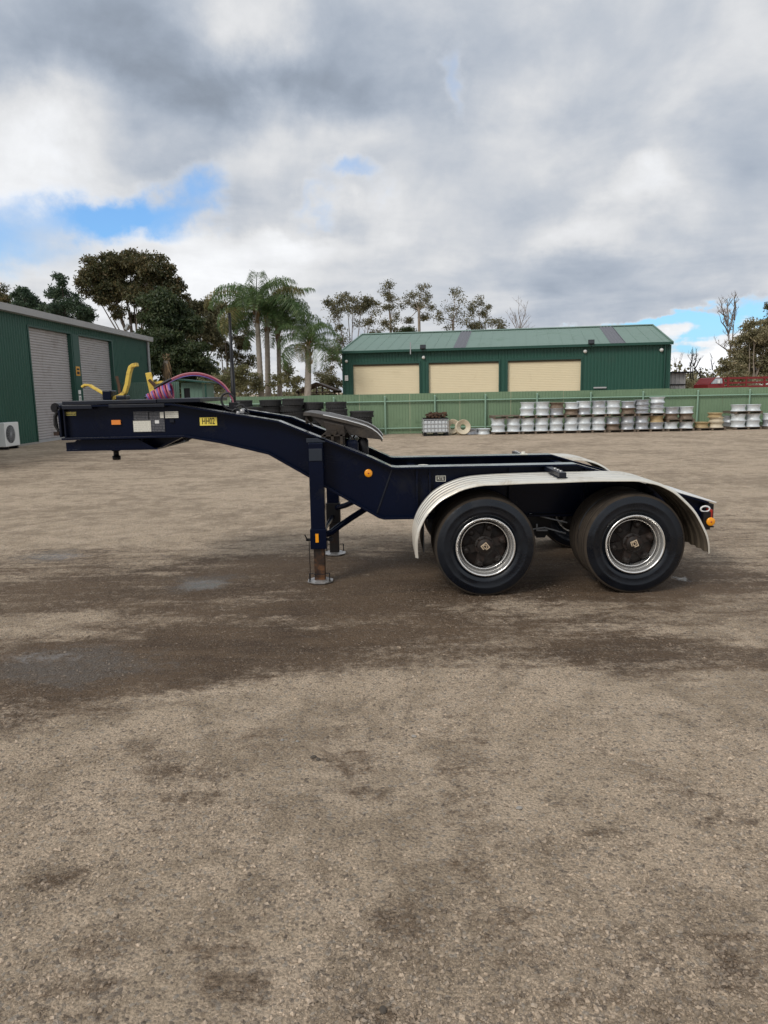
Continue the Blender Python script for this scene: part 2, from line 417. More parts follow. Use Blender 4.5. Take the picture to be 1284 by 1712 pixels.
# ------------------------------------------------------------------ ground
def ground_material(stone=False):
    m = bpy.data.materials.new('gravel_stone' if stone else 'compacted_gravel'); m.use_nodes = True
    g = G(m.node_tree); b = m.node_tree.nodes['Principled BSDF']
    P = g.n('ShaderNodeNewGeometry').outputs['Position']
    P2 = g.v('MULTIPLY', P, (1, 1, 0))
    big = g.noise(P2, .55, 6, .6, .4); mid = g.noise(P2, 2.1, 8, .65, .5); fine = g.noise(P2, 14, 8, .7)
    grit = g.noise(P2, 90, 4, .7); grit2 = g.noise(P2, 260, 3, .7)
    track = g.noise(g.v('MULTIPLY', P2, (.35, 1.6, 0)), 1.3, 6, .6, .3)      # wheel tracks run across the yard
    warp = g.v('MULTIPLY', g.v('SUBTRACT', g.noise(P2, .9, 6, .65, 0, True), (.5, .5, .5)), (1.5, 1.1, 0))
    warp2 = g.v('MULTIPLY', g.v('SUBTRACT', g.noise(P2, 5, 6, .7, 0, True), (.5, .5, .5)), (.5, .4, 0))
    Pw = g.v('ADD', P2, g.v('ADD', warp, warp2))

    def patch(L, src=Pw):
        tot = None
        for (x, y, hw, y2, val) in L:           # centre pixel, half width in pixels, a lower pixel row for the depth
            cx, cy = gnd(x, y); sx = abs(gnd(x + hw, y)[0] - cx); sy = abs(cy - gnd(x, y2)[1])
            q = g.v('MULTIPLY', g.v('SUBTRACT', src, (cx, cy, 0)), (1 / sx, 1 / sy, 0))
            r = g.ss(g.v('LENGTH', q), 1.5, .35, 0, val)
            tot = r if tot is None else g.m('ADD', tot, r)
        return tot

    damp = patch([(640, 1000, 900, 1110, .52), (300, 1090, 420, 1170, .3), (950, 985, 420, 1040, .3), (1150, 1085, 300, 1120, .2), (640, 940, 500, 990, .2), (200, 960, 420, 1040, .35), (130, 1120, 260, 1195, .62), (440, 1060, 220, 1120, .42), (700, 1075, 420, 1130, .28),
                  (1140, 1090, 260, 1130, .45), (1000, 940, 420, 1000, .45), (640, 905, 330, 950, .22), (150, 770, 260, 800, .42), (330, 742, 240, 752, .30),
                  (90, 925, 140, 945, .25), (1200, 880, 160, 915, .3), (60, 1180, 140, 1240, .28), (660, 1010, 160, 1040, .2)])
    spots = patch([(110, 1475, 48, 1510, .5), (912, 1412, 34, 1435, .6), (1090, 1600, 170, 1665, .5), (980, 1395, 40, 1408, .35), (590, 1310, 40, 1328, .3),
                   (400, 1640, 130, 1700, .28), (600, 1690, 80, 1730, .3), (1200, 1370, 20, 1380, .4), (640, 1570, 90, 1610, .18), (1230, 1650, 70, 1690, .35), (80, 1380, 110, 1420, .22)],
                  g.v('ADD', P2, g.v('MULTIPLY', warp2, (.8, .8, 0))))
    light = patch([(60, 1045, 110, 1065, .55), (160, 1058, 70, 1068, .3), (1190, 1060, 150, 1078, .45), (520, 1045, 130, 1058, .25), (90, 1165, 60, 1175, .35), (780, 1165, 420, 1215, .18), (1040, 1018, 240, 1030, .35), (520, 1042, 200, 1052, .3), (300, 1030, 120, 1038, .3), (150, 905, 200, 915, .3), (330, 925, 90, 930, .3), (1230, 1000, 120, 1012, .3)])
    streak = g.noise(g.v('MULTIPLY', P2, (.55, 2.4, 0)), 2.6, 8, .68, .5)
    fine2 = g.noise(P2, 38, 6, .7)
    expo = g.ss(g.m('ADD', g.noise(P2, 3.4, 9, .72, .4), g.m('MULTIPLY', g.m('SUBTRACT', big, .5), .7)), .40, .66)   # gravel showing through the pale dust
    px_, py_, _z = g.sep(g.v('ADD', P2, g.v('MULTIPLY', warp, (.16, .16, 0))))
    trk = None                                  # faint wheel tracks that curve through the foreground
    for (xa, ya, xb, yb, bend) in ((380, 1700, 230, 1220, .12), (690, 1700, 545, 1215, .10), (900, 1700, 780, 1200, -.10), (1260, 1640, 830, 1290, .2), (1284, 1480, 960, 1230, .2), (160, 1600, 470, 1200, -.1)):
        (ax, ay), (bx, by) = gnd(xa, ya), gnd(xb, yb); t_ = g.m('DIVIDE', g.m('SUBTRACT', py_, ay), by - ay)
        cx = g.m('ADD', ax, g.m('ADD', g.m('MULTIPLY', t_, bx - ax), g.m('MULTIPLY', g.m('MULTIPLY', t_, g.m('SUBTRACT', 1.0, t_)), bend * 4)))
        q = g.m('MULTIPLY', g.ss(g.m('ABSOLUTE', g.m('SUBTRACT', px_, cx)), .17, .06), g.m('MULTIPLY', g.ss(t_, -.6, .1), g.ss(t_, 1.5, .8)))
        trk = q if trk is None else g.m('MAXIMUM', trk, q)
    dampf = g.m('ADD', g.m('ADD', damp, spots), g.m('MULTIPLY', light, -1.0))
    for nz_, am in ((mid, 1.0), (track, .95), (big, .4), (fine, 1.5), (streak, 2.0), (fine2, 1.3)):
        dampf = g.m('ADD', dampf, g.m('MULTIPLY', g.m('SUBTRACT', nz_, .5), am))
    dampf = g.m('ADD', dampf, g.m('MULTIPLY', trk, g.m('MULTIPLY', mid, .55)))
    wet = g.ss(dampf, .08, 1.0)
    dry = g.mix(g.ss(mid, .3, .7), (.515, .403, .288), (.615, .487, .358))
    dry = g.mix(g.m('MULTIPLY', expo, .85), dry, (.315, .242, .168))
    dry = g.mix(g.ss(fine, .5, .75, 0, .6), dry, (.25, .195, .14))
    dampc = g.mix(g.ss(g.m('ADD', g.m('MULTIPLY', big, .5), g.m('MULTIPLY', streak, .5)), .38, .62), (.080, .050, .029), (.160, .106, .063))
    col = g.mix(wet, dry, dampc)
    # grey crushed metal showing through on the left
    bm_ = patch([(120, 1110, 170, 1150, .9), (330, 975, 70, 995, .9), (90, 930, 80, 945, .8), (640, 1180, 130, 1215, .3)])
    col = g.mix(g.ss(g.m('ADD', bm_, g.m('ADD', g.m('MULTIPLY', g.m('SUBTRACT', fine, .5), 1.6), g.m('MULTIPLY', g.m('SUBTRACT', grit, .5), 1.2))), .4, 1.1, 0, .7), col, (.15, .138, .125))
    k = g.m('ADD', g.ss(grit, .25, .75, .55, 1.42), g.m('MULTIPLY', g.m('SUBTRACT', grit2, .5), .7))
    col = g.v('MULTIPLY', col, g.comb(k, k, k))
    cells = g.n('ShaderNodeTexVoronoi'); g.put(cells.inputs['Vector'], P2); cells.inputs['Scale'].default_value = 75
    cc = g.sep(cells.outputs['Color'])[0]
    col = g.mix(g.m('MULTIPLY', g.ss(cc, .76, .92, 0, .65), g.ss(wet, 0, 1, 1, .35)), col, g.mix(g.ss(g.sep(cells.outputs['Color'])[1], .2, .8), (.12, .10, .085), (.38, .34, .29)))
    if stone:
        ri = g.n('ShaderNodeNewGeometry').outputs['Random Per Island']; q = g.ss(ri, 0, 1, .62, 1.35)
        col = g.v('MULTIPLY', g.mix(.45, col, (.225, .182, .142)), g.comb(q, q, q))
    g.put(b.inputs['Base Color'], col)
    if stone: b.inputs['Roughness'].default_value = .85; return m
    pud = patch([(340, 978, 48, 990, 1.0), (95, 931, 55, 937, 1.0), (60, 1100, 90, 1112, .8), (1140, 968, 14, 973, .9), (270, 930, 30, 935, .6), (210, 1075, 60, 1083, .6)],
                g.v('ADD', P2, g.v('MULTIPLY', warp2, (.9, .5, 0))))
    pf = g.ss(g.m('ADD', pud, g.m('ADD', g.m('MULTIPLY', g.m('SUBTRACT', fine, .5), 2.2), g.m('MULTIPLY', g.m('SUBTRACT', grit, .5), 2.2))), .62, .85)
    ro = g.ss(wet, 0, 1, .95, .78)
    g.put(b.inputs['Roughness'], g.m('ADD', g.m('MULTIPLY', ro, g.m('SUBTRACT', 1.0, pf)), g.m('MULTIPLY', pf, .12)))
    b.inputs['Specular IOR Level'].default_value = .35
    peb = g.m('SUBTRACT', 1.0, g.vor(P2, 75)); peb2 = g.m('SUBTRACT', 1.0, g.vor(P2, 30))
    h = g.m('ADD', g.m('MULTIPLY', peb, .45), g.m('ADD', g.m('MULTIPLY', grit, .55), g.m('MULTIPLY', fine, 1.6)))
    h = g.m('ADD', h, g.m('MULTIPLY', peb2, .35))
    n_ = g.bump(h, 1.0, .022)
    g.put(n_.node.inputs['Strength'], g.m('SUBTRACT', 1.0, g.m('MULTIPLY', pf, .9)))
    n_ = g.bump(mid, .5, .05, n_)
    g.put(b.inputs['Normal'], n_)
    return m


MT['ground'] = ground_material()
me = bpy.data.meshes.new('ground')
xs = [-900, -300, -120, -60, -30, -15, -6, 0, 6, 15, 30, 60, 120, 300, 900]; ys = [-300, -60, -15, 0, 6, 15, 30, 60, 120, 300, 1500]
me.from_pydata([(x, y, 0) for y in ys for x in xs], [], [(j * 15 + i, j * 15 + i + 1, (j + 1) * 15 + i + 1, (j + 1) * 15 + i) for j in range(10) for i in range(14)])
me.materials.append(MT['ground'])
o = bpy.data.objects.new('ground', me); COL.objects.link(o); tag(o, kind='structure')


def np_mesh(name, V, F, m, parent=None, smooth=False):
    """V (n,3) array, F (m,k) array of equal sized faces"""
    me = bpy.data.meshes.new(name); k = F.shape[1]
    me.vertices.add(len(V)); me.vertices.foreach_set('co', V.astype(np.float32).ravel())
    me.loops.add(F.size); me.loops.foreach_set('vertex_index', F.astype(np.int32).ravel())
    me.polygons.add(len(F)); me.polygons.foreach_set('loop_start', np.arange(0, F.size, k, dtype=np.int32))
    me.polygons.foreach_set('use_smooth', np.full(len(F), smooth, dtype=bool))
    me.update(calc_edges=True); me.validate()
    me.materials.append(m if not isinstance(m, str) else MT[m])
    o = bpy.data.objects.new(name, me); COL.objects.link(o)
    if parent: o.parent = parent
    return o


def gravel():
    rng = np.random.default_rng(7)
    N = 190000
    y = 1.55 + (rng.random(N) ** 1.6) * 5.0
    half = 0.60 * y + .3
    x = (rng.random(N) * 2 - 1) * half
    # leave irregular bare patches between drifts of stones
    dens = np.sin(x * 2.3 + np.sin(y * 1.7) * 1.4) + np.sin(y * 3.1 + np.sin(x * 1.9 + 1) * 1.7) + .8 * np.sin(x * 6.3 + y * 4.1) + .6 * np.sin(y * 9.7 - x * 7.7)
    keep = rng.random(N) < np.clip(.55 + .28 * dens, .12, 1)
    x, y = x[keep], y[keep]; N = len(x)
    r = .0016 + .0021 * rng.random(N) + .0075 * rng.random(N) ** 11
    oc = np.array([(1, 0, 0), (0, 1, 0), (-1, 0, 0), (0, -1, 0), (0, 0, 1), (0, 0, -1)], float)
    fc = np.array([(0, 1, 4), (1, 2, 4), (2, 3, 4), (3, 0, 4), (1, 0, 5), (2, 1, 5), (3, 2, 5), (0, 3, 5)])
    V = oc[None] * (r[:, None] * np.array([1, 1, .7]))[:, None, :] * (.65 + .7 * rng.random((N, 6, 1)))
    V[..., :2] += (rng.random((N, 6, 2)) - .5) * r[:, None, None] * .8
    a = rng.random(N) * 6.283; ca, sa = np.cos(a)[:, None], np.sin(a)[:, None]
    X = V[..., 0] * ca - V[..., 1] * sa; Yv = V[..., 0] * sa + V[..., 1] * ca
    V = np.stack([X + x[:, None], Yv + y[:, None], V[..., 2] + (r * .25)[:, None]], -1).reshape(-1, 3)
    F = (fc[None] + (np.arange(N) * 6)[:, None, None]).reshape(-1, 3)
    mm = ground_material(True)
    o = np_mesh('gravel', V, F, mm, smooth=False)
    tag(o, 'loose grey brown gravel scattered over the near ground', 'gravel', kind='stuff')


gravel()


# ------------------------------------------------------------------ corrugated sheets
def corr(mb, ax, ay, bx, by, z0, z1, pitch=.2, depth=.022, mi=0, zt=None):
    """ribbed sheet from a to b; ribs stand out on the left-hand normal side"""
    L = math.hypot(bx - ax, by - ay); ux, uy = (bx - ax) / L, (by - ay) / L; nx, ny = uy, -ux
    pts = []; s = 0.0
    while s < L - 1e-6:
        for q, dd in ((0, 0), (.62, 0), (.72, depth), (.90, depth)):
            t = s + q * pitch
            if t <= L: pts.append((t, dd))
        s += pitch
    pts.append((L, 0))
    vs = []; fs = []
    for t, dd in pts:
        for z in (z0, z1): vs.append((ax + ux * t + nx * dd, ay + uy * t + ny * dd, z))
    for i in range(len(pts) - 1): fs.append((2 * i, 2 * i + 2, 2 * i + 3, 2 * i + 1))
    mb.add(vs, fs, mi)


def slats(mb, ax, ay, bx, by, z0, z1, pitch, depth, off):
    L = math.hypot(bx - ax, by - ay); nx, ny = (by - ay) / L, -(bx - ax) / L
    z = z0; prof = []
    while z < z1 - 1e-6:
        for q, dd in ((0, 0), (.25, depth), (.75, depth), (.97, 0)): prof.append((min(z + q * pitch, z1), dd))
        z += pitch
    prof.append((z1, 0))
    vs = []; fs = []
    for zz, dd in prof:
        e = off + dd
        vs += [(ax + nx * e, ay + ny * e, zz), (bx + nx * e, by + ny * e, zz)]
    for i in range(len(prof) - 1): fs.append((2 * i, 2 * i + 1, 2 * i + 3, 2 * i + 2))
    mb.add(vs, fs, 0)


# ------------------------------------------------------------------ shed with cream doors
def cream_shed():
    A = Vector((-2.32, 46.05, 0)); B = Vector((16.35, 42.7, 0))
    t = (B - A).normalized(); n = Vector((-t.y, t.x, 0)); D = 13.0; L = (B - A).length
    EZ, RZ = 4.15, 5.62
    sh = thing('shed', 'long dark green shed with three cream roller doors behind the fence', 'shed', A)
    def W(u, v, z=0): p = A + t * u + n * v; return (p.x, p.y, z)
    doors = []
    for (xl, xr, Yd) in ((586, 701, 45.3), (715, 834, 44.6), (849, 971, 43.7)):
        u0 = (at(xl, 610, Yd).xy - A.xy).dot(t.xy); u1 = (at(xr, 606, Yd).xy - A.xy).dot(t.xy); doors.append((u0, u1))
    DZ = 3.42
    mb = MB(); prev = 0.0
    for (u0, u1) in doors:
        corr(mb, *W(prev, 0)[:2], *W(u0, 0)[:2], 0, EZ, .19, .03)
        corr(mb, *W(u0, 0)[:2], *W(u1, 0)[:2], DZ, EZ, .19, .03); prev = u1
    corr(mb, *W(prev, 0)[:2], *W(L, 0)[:2], 0, EZ, .19, .03)
    corr(mb, *W(L, 0)[:2], *W(L, D)[:2], 0, EZ, .19, .03)
    corr(mb, *W(L, D)[:2], *W(0, D)[:2], 0, EZ, .19, .03)
    corr(mb, *W(0, D)[:2], *W(0, 0)[:2], 0, EZ, .19, .03)
    for u in (0.0, L):
        mb.add([W(u, 0, EZ), W(u, D, EZ), W(u, D / 2, RZ)], [(0, 1, 2)])
    mb.build('wall', 'shed', sh)
    for (u0, u1) in doors:
        mb = MB(); slats(mb, *W(u0, .12)[:2], *W(u1, .12)[:2], 0, DZ, .10, .006, 0)
        dr = mb.build('roller_door', 'cream', sh)
        mb = MB()
        for (a, b) in ((u0 - .09, u0), (u1, u1 + .09)):
            p = [W(a, -.045), W(b, -.045), W(b, .14), W(a, .14)]
            mb.add([(q[0], q[1], z) for z in (0, DZ + .06) for q in p], [(0, 1, 5, 4), (1, 2, 6, 5), (2, 3, 7, 6), (3, 0, 4, 7), (4, 5, 6, 7)])
        p = [W(u0, -.045), W(u1, -.045), W(u1, .14), W(u0, .14)]
        mb.add([(q[0], q[1], z) for z in (DZ - .07, DZ + .06) for q in p], [(0, 1, 5, 4), (1, 2, 6, 5), (2, 3, 7, 6), (3, 0, 4, 7), (4, 5, 6, 7), (0, 3, 2, 1)])
        mb.build('door_frame', 'shedtrim', dr)
        mb = MB(); p = [W(u0 + .02, .05), W(u1 - .02, .05), W(u1 - .02, .10), W(u0 + .02, .10)]
        mb.add([(q[0], q[1], z) for z in (DZ - .16, DZ - .09) for q in p], [(0, 1, 5, 4), (4, 5, 6, 7), (0, 3, 2, 1)]); mb.build('door_hood', 'guardin', dr)
    # roof with ribs and two skylight strips
    sky_px = ((756, 776), (1013, 1045))
    def roof_side(v0, z0, v1, z1, name, gaps):
        mb = MB(); edges = [-.12]
        for a, b in gaps: edges += [a, b]
        edges.append(L + .12)
        for k in range(0, len(edges), 2):
            u = edges[k]
            while u < edges[k + 1] - 1e-4:
                e = min(u + .7, edges[k + 1]); r = min(u + .05, e)
                mb.add([W(u, v0, z0 + .012), W(r, v0, z0 + .012), W(r, v1, z1 + .012), W(u, v1, z1 + .012)], [(0, 1, 2, 3)])
                mb.add([W(r, v0, z0 + .012), W(r, v0, z0), W(r, v1, z1), W(r, v1, z1 + .012)], [(0, 1, 2, 3)])
                mb.add([W(r, v0, z0), W(e, v0, z0), W(e, v1, z1), W(r, v1, z1)], [(0, 1, 2, 3)])
                mb.add([W(e, v0, z0), W(e, v0, z0 + .012), W(e, v1, z1 + .012), W(e, v1, z1)], [(0, 1, 2, 3)]); u = e
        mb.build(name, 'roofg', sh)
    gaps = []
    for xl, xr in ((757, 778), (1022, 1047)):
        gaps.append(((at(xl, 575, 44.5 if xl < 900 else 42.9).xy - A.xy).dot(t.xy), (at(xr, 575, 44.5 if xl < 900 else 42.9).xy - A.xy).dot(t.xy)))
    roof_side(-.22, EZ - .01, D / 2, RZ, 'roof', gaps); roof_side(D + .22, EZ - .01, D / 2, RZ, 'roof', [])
    for a, b in gaps:
        mb = MB(); u = a
        while u < b - .01:
            e = min(u + .2, b); mm = (u + e) / 2
            mb.add([W(u, -.2, EZ + .0), W(mm, -.2, EZ + .04), W(e, -.2, EZ + .0), W(e, D / 2 - .05, RZ + .0), W(mm, D / 2 - .05, RZ + .04), W(u, D / 2 - .05, RZ)], [(0, 1, 4, 5), (1, 2, 3, 4)]); u = e
        mb.build('skylight', 'skylight', sh)
    mb = MB()
    mb.add([W(-.13, D / 2 - .22, RZ - .0), W(L + .13, D / 2 - .22, RZ), W(L + .13, D / 2, RZ + .075), W(-.13, D / 2, RZ + .075), W(-.13, D / 2 + .22, RZ), W(L + .13, D / 2 + .22, RZ)], [(0, 1, 2, 3), (3, 2, 5, 4)])
    for u in (-.13, L + .05):
        for v0, v1 in ((-.24, D / 2), (D + .24, D / 2)):
            p = [(v0, EZ - .13), (v1, RZ - .1), (v1, RZ + .07), (v0, EZ + .05)]
            mb.add([W(u + q, v, z) for q in (0, .08) for v, z in p], [(0, 1, 2, 3), (7, 6, 5, 4), (0, 4, 5, 1), (3, 2, 6, 7), (0, 3, 7, 4)])
    mb.build('ridge_cap', 'roofg', sh)
    mb = MB(); p = [(-.34, EZ + .02), (-.34, EZ - .12), (-.06, EZ - .12), (-.06, EZ - .03), (-.22, EZ - .03), (-.3, EZ + .02)]
    mb.add([W(u, v, z) for u in (-.12, L + .12) for v, z in p], [tuple(range(6)), tuple(range(11, 5, -1))] + [(i, (i + 1) % 6, (i + 1) % 6 + 6, i + 6) for i in range(6)])
    mb.build('gutter', 'shedtrim', sh)
    for u in (L - .28,):
        mb = MB(); mb.tube([W(u, -.10, .1), W(u, -.10, EZ - .12)], .05, 8); mb.build('downpipe', 'shedtrim', sh)
    for u in (0, L):
        for v in (0, D):
            mb = MB(); q = W(u, v); T = Matrix.Translation((q[0], q[1], 0)) @ Matrix.Rotation(math.atan2(t.y, t.x), 4, 'Z'); mb.box(-.06, .06, -.06, .06, 0, EZ - .13, T=T); mb.build('corner_trim', 'shedtrim', sh)
    # lamps and cameras on the wall
    R = Matrix.Rotation(math.atan2(t.y, t.x), 4, 'Z')
    for px, py, Yd in ((706, 581, 44.5), (989, 569, 43.0)):
        q = at(px, py, Yd); u = (q.xy - A.xy).dot(t.xy); c = Vector(W(u, -.38, EZ + .13)); T = Matrix.Translation(c) @ R @ Matrix.Rotation(-.25, 4, 'X')
        mb = MB(); mb.box(-.17, .17, -.05, .05, -.12, .12, 0, T); mb.box(-.14, .14, -.062, -.05, -.09, .09, 1, T); mb.box(-.02, .02, .05, .12, -.22, -.02, 0, T)
        mb.build('floodlight', ['black', 'darkglass'], sh)
    for px, py, Yd, s_ in ((706, 597, 44.5, .10), (979, 587, 43.2, .11), (1106, 585, 42.7, .11), (579, 604, 45.9, .09)):
        q = at(px, py, Yd); u = (q.xy - A.xy).dot(t.xy); c = Vector(W(u, -.09, q.z))
        mb = MB(); mb.lathe([(0, .12), (s_ * .6, .10), (s_, .02), (s_, -.05), (0, -.07)], 12, Matrix.Translation(c) @ R @ Matrix.Rotation(math.pi / 2, 4, 'X')); mb.build('wall_camera', 'white', sh)
    q = at(579, 632, 45.9); u = (q.xy - A.xy).dot(t.xy); c = Vector(W(u, -.05, q.z)); mb = MB(); mb.box(-.10, .10, -.03, .02, -.16, .16, 0, Matrix.Translation(c) @ R); mb.build('meter_box', 'white', sh)
    q = at(1004, 648, 43); u = (q.xy - A.xy).dot(t.xy); c = Vector(W(u, -.08, q.z)); mb = MB(); mb.box(-.36, .36, -.04, .04, -.04, .04, 0, Matrix.Translation(c) @ R); mb.build('wall_bracket', 'gutter', sh)
    q = at(685, 585, 44.6); u = (q.xy - A.xy).dot(t.xy); mb = MB(); mb.tube([W(u, -.4, EZ - .28), W(u, -.4, EZ + .42)], .035, 8); mb.build('vent_pipe', 'gutter', sh)
    c = Vector(W(L + .12, 1.2, 3.5)); mb = MB(); mb.box(-.1, .12, -.1, .1, -.1, .08, 0, Matrix.Translation(c) @ R); mb.build('side_lamp', 'black', sh)
    return sh


cream_shed()


# ------------------------------------------------------------------ workshop on the left
def workshop():
    X = -13.35; Y0, Y1 = 14.0, 43.3; EZ = 4.95
    ws = thing('workshop', 'tall green workshop on the left with two grey roller doors', 'workshop', (X, 34, 0))
    doors = ((28.78, 32.62), (33.45, 37.5)); DZ = 4.44
    mb = MB(); prev = Y0
    for a, b in doors:
        corr(mb, X, prev, X, a, 0, EZ, .19, .025); corr(mb, X, a, X, b, DZ, EZ, .19, .025); prev = b
    corr(mb, X, prev, X, Y1, 0, EZ, .19, .025)
    corr(mb, X, Y1, X - 14, Y1, 0, EZ, .19, .025); corr(mb, X - 14, Y1, X - 14, Y0, 0, EZ, .19, .025); corr(mb, X - 14, Y0, X, Y0, 0, EZ, .19, .025)
    for y in (Y0, Y1): mb.add([(X, y, EZ), (X - 14, y, EZ), (X - 7, y, EZ + 1.3)], [(0, 1, 2)])
    mb.build('wall', 'shed', ws)
    for a, b in doors:
        mb = MB(); slats(mb, X - .16, a, X - .16, b, 0, DZ, .105, .032, 0); dr = mb.build('roller_door', 'roller', ws)
        mb = MB()
        mb.box(X - .17, X + .035, a - .10, a, 0, DZ + .04); mb.box(X - .17, X + .035, b, b + .10, 0, DZ + .04); mb.box(X - .17, X + .037, a, b, DZ - .02, DZ + .05)
        mb.build('door_frame', 'shedtrim', dr)
        mb = MB(); mb.box(X - .16, X - .10, a + .02, b - .02, .0, .10); mb.build('bottom_rail', 'gutter', dr)
    mb = MB(); mb.box(X - .1, X + .045, 32.74, 33.33, 0, DZ); mb.build('door_pillar', 'shedtrim', ws)
    for y0, z0, y1, z1 in ((Y0, 0, 0, 0),):
        for s_, xe in ((1, X + .3), (-1, X - 14.3)):
            mb = MB(); y = Y0 - .2
            while y < Y1 + .2:
                e = min(y + .2, Y1 + .2); mm = y + .05
                mb.add([(xe, y, EZ + .03), (xe, mm, EZ + .03), (X - 7, mm, EZ + 1.39), (X - 7, y, EZ + 1.39)], [(0, 1, 2, 3)])
                mb.add([(xe, mm, EZ + .0), (xe, e, EZ + .0), (X - 7, e, EZ + 1.36), (X - 7, mm, EZ + 1.36)], [(0, 1, 2, 3)]); y = e
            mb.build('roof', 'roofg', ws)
    mb = MB(); p = [(X + .02, EZ - .17), (X + .3, EZ - .17), (X + .33, EZ + .07), (X + .29, EZ + .07), (X + .26, EZ - .1), (X + .02, EZ - .1)]
    mb.prism(p, Y0 - .2, Y1 + .15); mb.build('gutter', 'gutter', ws)
    mb = MB(); mb.tube([(X + .1, Y1 - .22, .05), (X + .1, Y1 - .22, EZ - .18)], .075, 10); mb.build('downpipe', 'gutter', ws)
    mb = MB(); mb.box(X - .05, X + .03, Y1 - .06, Y1 + .03, 0, EZ - .17); mb.build('corner_trim', 'shedtrim', ws)
    mb = MB(); mb.box(X, X + .12, Y0, 28.6, -.05, .07); mb.build('footing', 'concrete', ws)
    T = Matrix.Translation((X + .25, 39.4, EZ + .32)) @ Matrix.Rotation(.5, 4, 'Y')
    mb = MB(); mb.box(-.06, .06, -.2, .2, -.15, .15, 0, T); mb.box(.06, .07, -.17, .17, -.12, .12, 1, T); mb.tube([(X + .2, 39.4, EZ), (X + .22, 39.4, EZ + .25)], .03); mb.build('floodlight', ['gutter', 'darkglass'], ws)
    sg = MB(); sg.box(X + .045, X + .06, 32.83, 33.24, 2.66, 3.06); s1 = tag(sg.build('sign', 'warn'), 'orange warning sign on the green pillar between the roller doors', 'sign')
    mb = MB(); mb.box(X + .06, X + .064, 32.9, 33.17, 2.90, 2.98); mb.box(X + .06, X + .064, 32.9, 33.17, 2.72, 2.84); mb.build('sign_print', 'ink', s1)
    for z0, z1, nm in ((1.86, 2.04, 'small white notice stuck higher on the door pillar'), (1.52, 1.80, 'larger white notice stuck lower on the door pillar')):
        mb = MB(); mb.box(X + .045, X + .055, 32.90, 33.16, z0, z1); s2 = tag(mb.build('notice', 'white'), nm, 'notice')
        if z0 < 1.6:
            mb = MB(); mb.lathe([(.045, .0), (.07, 0)], 12, Matrix.Translation((X + .057, 33.03, 1.66)) @ Matrix.Rotation(math.pi / 2, 4, 'Y')); mb.build('notice_print', 'ink', s2)
    # air conditioner at the foot of the wall
    ac = thing('air_conditioner', 'white outdoor air conditioner unit at the foot of the workshop wall', 'air conditioner', (X + .35, 25.9, 0))
    mb = MB(); mb.box(X + .12, X + .48, 25.35, 26.35, .10, .92); mb.build('casing', 'white', ac, bevel=.02)
    T = Matrix.Translation((X + .482, 25.72, .52)) @ Matrix.Rotation(math.pi / 2, 4, 'Y')
    mb = MB(); mb.lathe([(0, .004), (.30, .004), (.31, 0)], 28, T); mb.build('fan_opening', 'black', ac)
    mb = MB()
    for r in (.06, .12, .18, .24, .30): mb.lathe([(r, .012), (r + .012, .016), (r + .012, .012)], 28, T)
    for k in range(8):
        a = k * math.pi / 8; mb.tube([T @ Vector((math.cos(a) * .3, math.sin(a) * .3, .016)), T @ Vector((-math.cos(a) * .3, -math.sin(a) * .3, .016))], .005, 4)
    mb.build('fan_grille', 'gutter', ac)
    for y in (25.45, 26.1): mb = MB(); mb.box(X + .12, X + .48, y, y + .1, 0, .10); mb.build('foot', 'black', ac)
    # corrugated side fence and the little hut beyond it
    fx = at(300, 650, 38.4).x
    sf = thing('side_fence', 'dark green corrugated fence running from the workshop to the hut', 'fence', (-12, 38.4, 0))
    n_ = 4; L = fx - X - .05
    for k in range(n_):
        mb = MB(); corr(mb, X + .05 + k * L / n_, 38.4, X + .05 + (k + 1) * L / n_ - .02, 38.4, .03, 2.42, .11, .03); mb.build('fence_panel', 'hutgreen', sf)
    for k in range(n_ + 1):
        mb = MB(); xx = X + .1 + k * (L - .1) / n_; mb.box(xx - .03, xx + .03, 38.42, 38.48, 0, 2.42); mb.build('post', 'shedtrim', sf)


workshop()


def hut():
    Y = 35.0; x0, x1 = at(303, 650, Y).x, at(338, 650, Y).x
    h = thing('hut', 'small green flat roofed hut between the side fence and the yard fence', 'hut', ((x0 + x1) / 2, Y, 0))
    mb = MB(); dx0, dx1 = x0 + .12, x0 + .40
    corr(mb, x0, Y, dx0, Y, 0, 2.3, .2, .012); corr(mb, dx1, Y, x1, Y, 0, 2.3, .2, .012); corr(mb, dx0, Y, dx1, Y, 2.05, 2.3, .2, .012)
    corr(mb, x1, Y, x1, Y + 2.4, 0, 2.25, .2, .012); corr(mb, x1, Y + 2.4, x0, Y + 2.4, 0, 2.25, .2, .012); corr(mb, x0, Y + 2.4, x0, Y, 0, 2.25, .2, .012)
    mb.build('wall', 'hutgreen', h)
    mb = MB(); mb.box(dx0, dx1, Y + .04, Y + .08, 0, 2.05); mb.build('door', 'black', h)
    mb = MB(); mb.prism([(x0 - .3, 2.45), (x1 + .30, 2.26), (x1 + .30, 2.32), (x0 - .3, 2.51)], Y - .35, Y + 2.6); mb.build('roof', 'shedtrim', h)
    mb = MB(); mb.box(x1 + .18, x1 + .25, Y - .25, Y - .18, 0, 2.24); mb.build('awning_post', 'shedtrim', h)


hut()


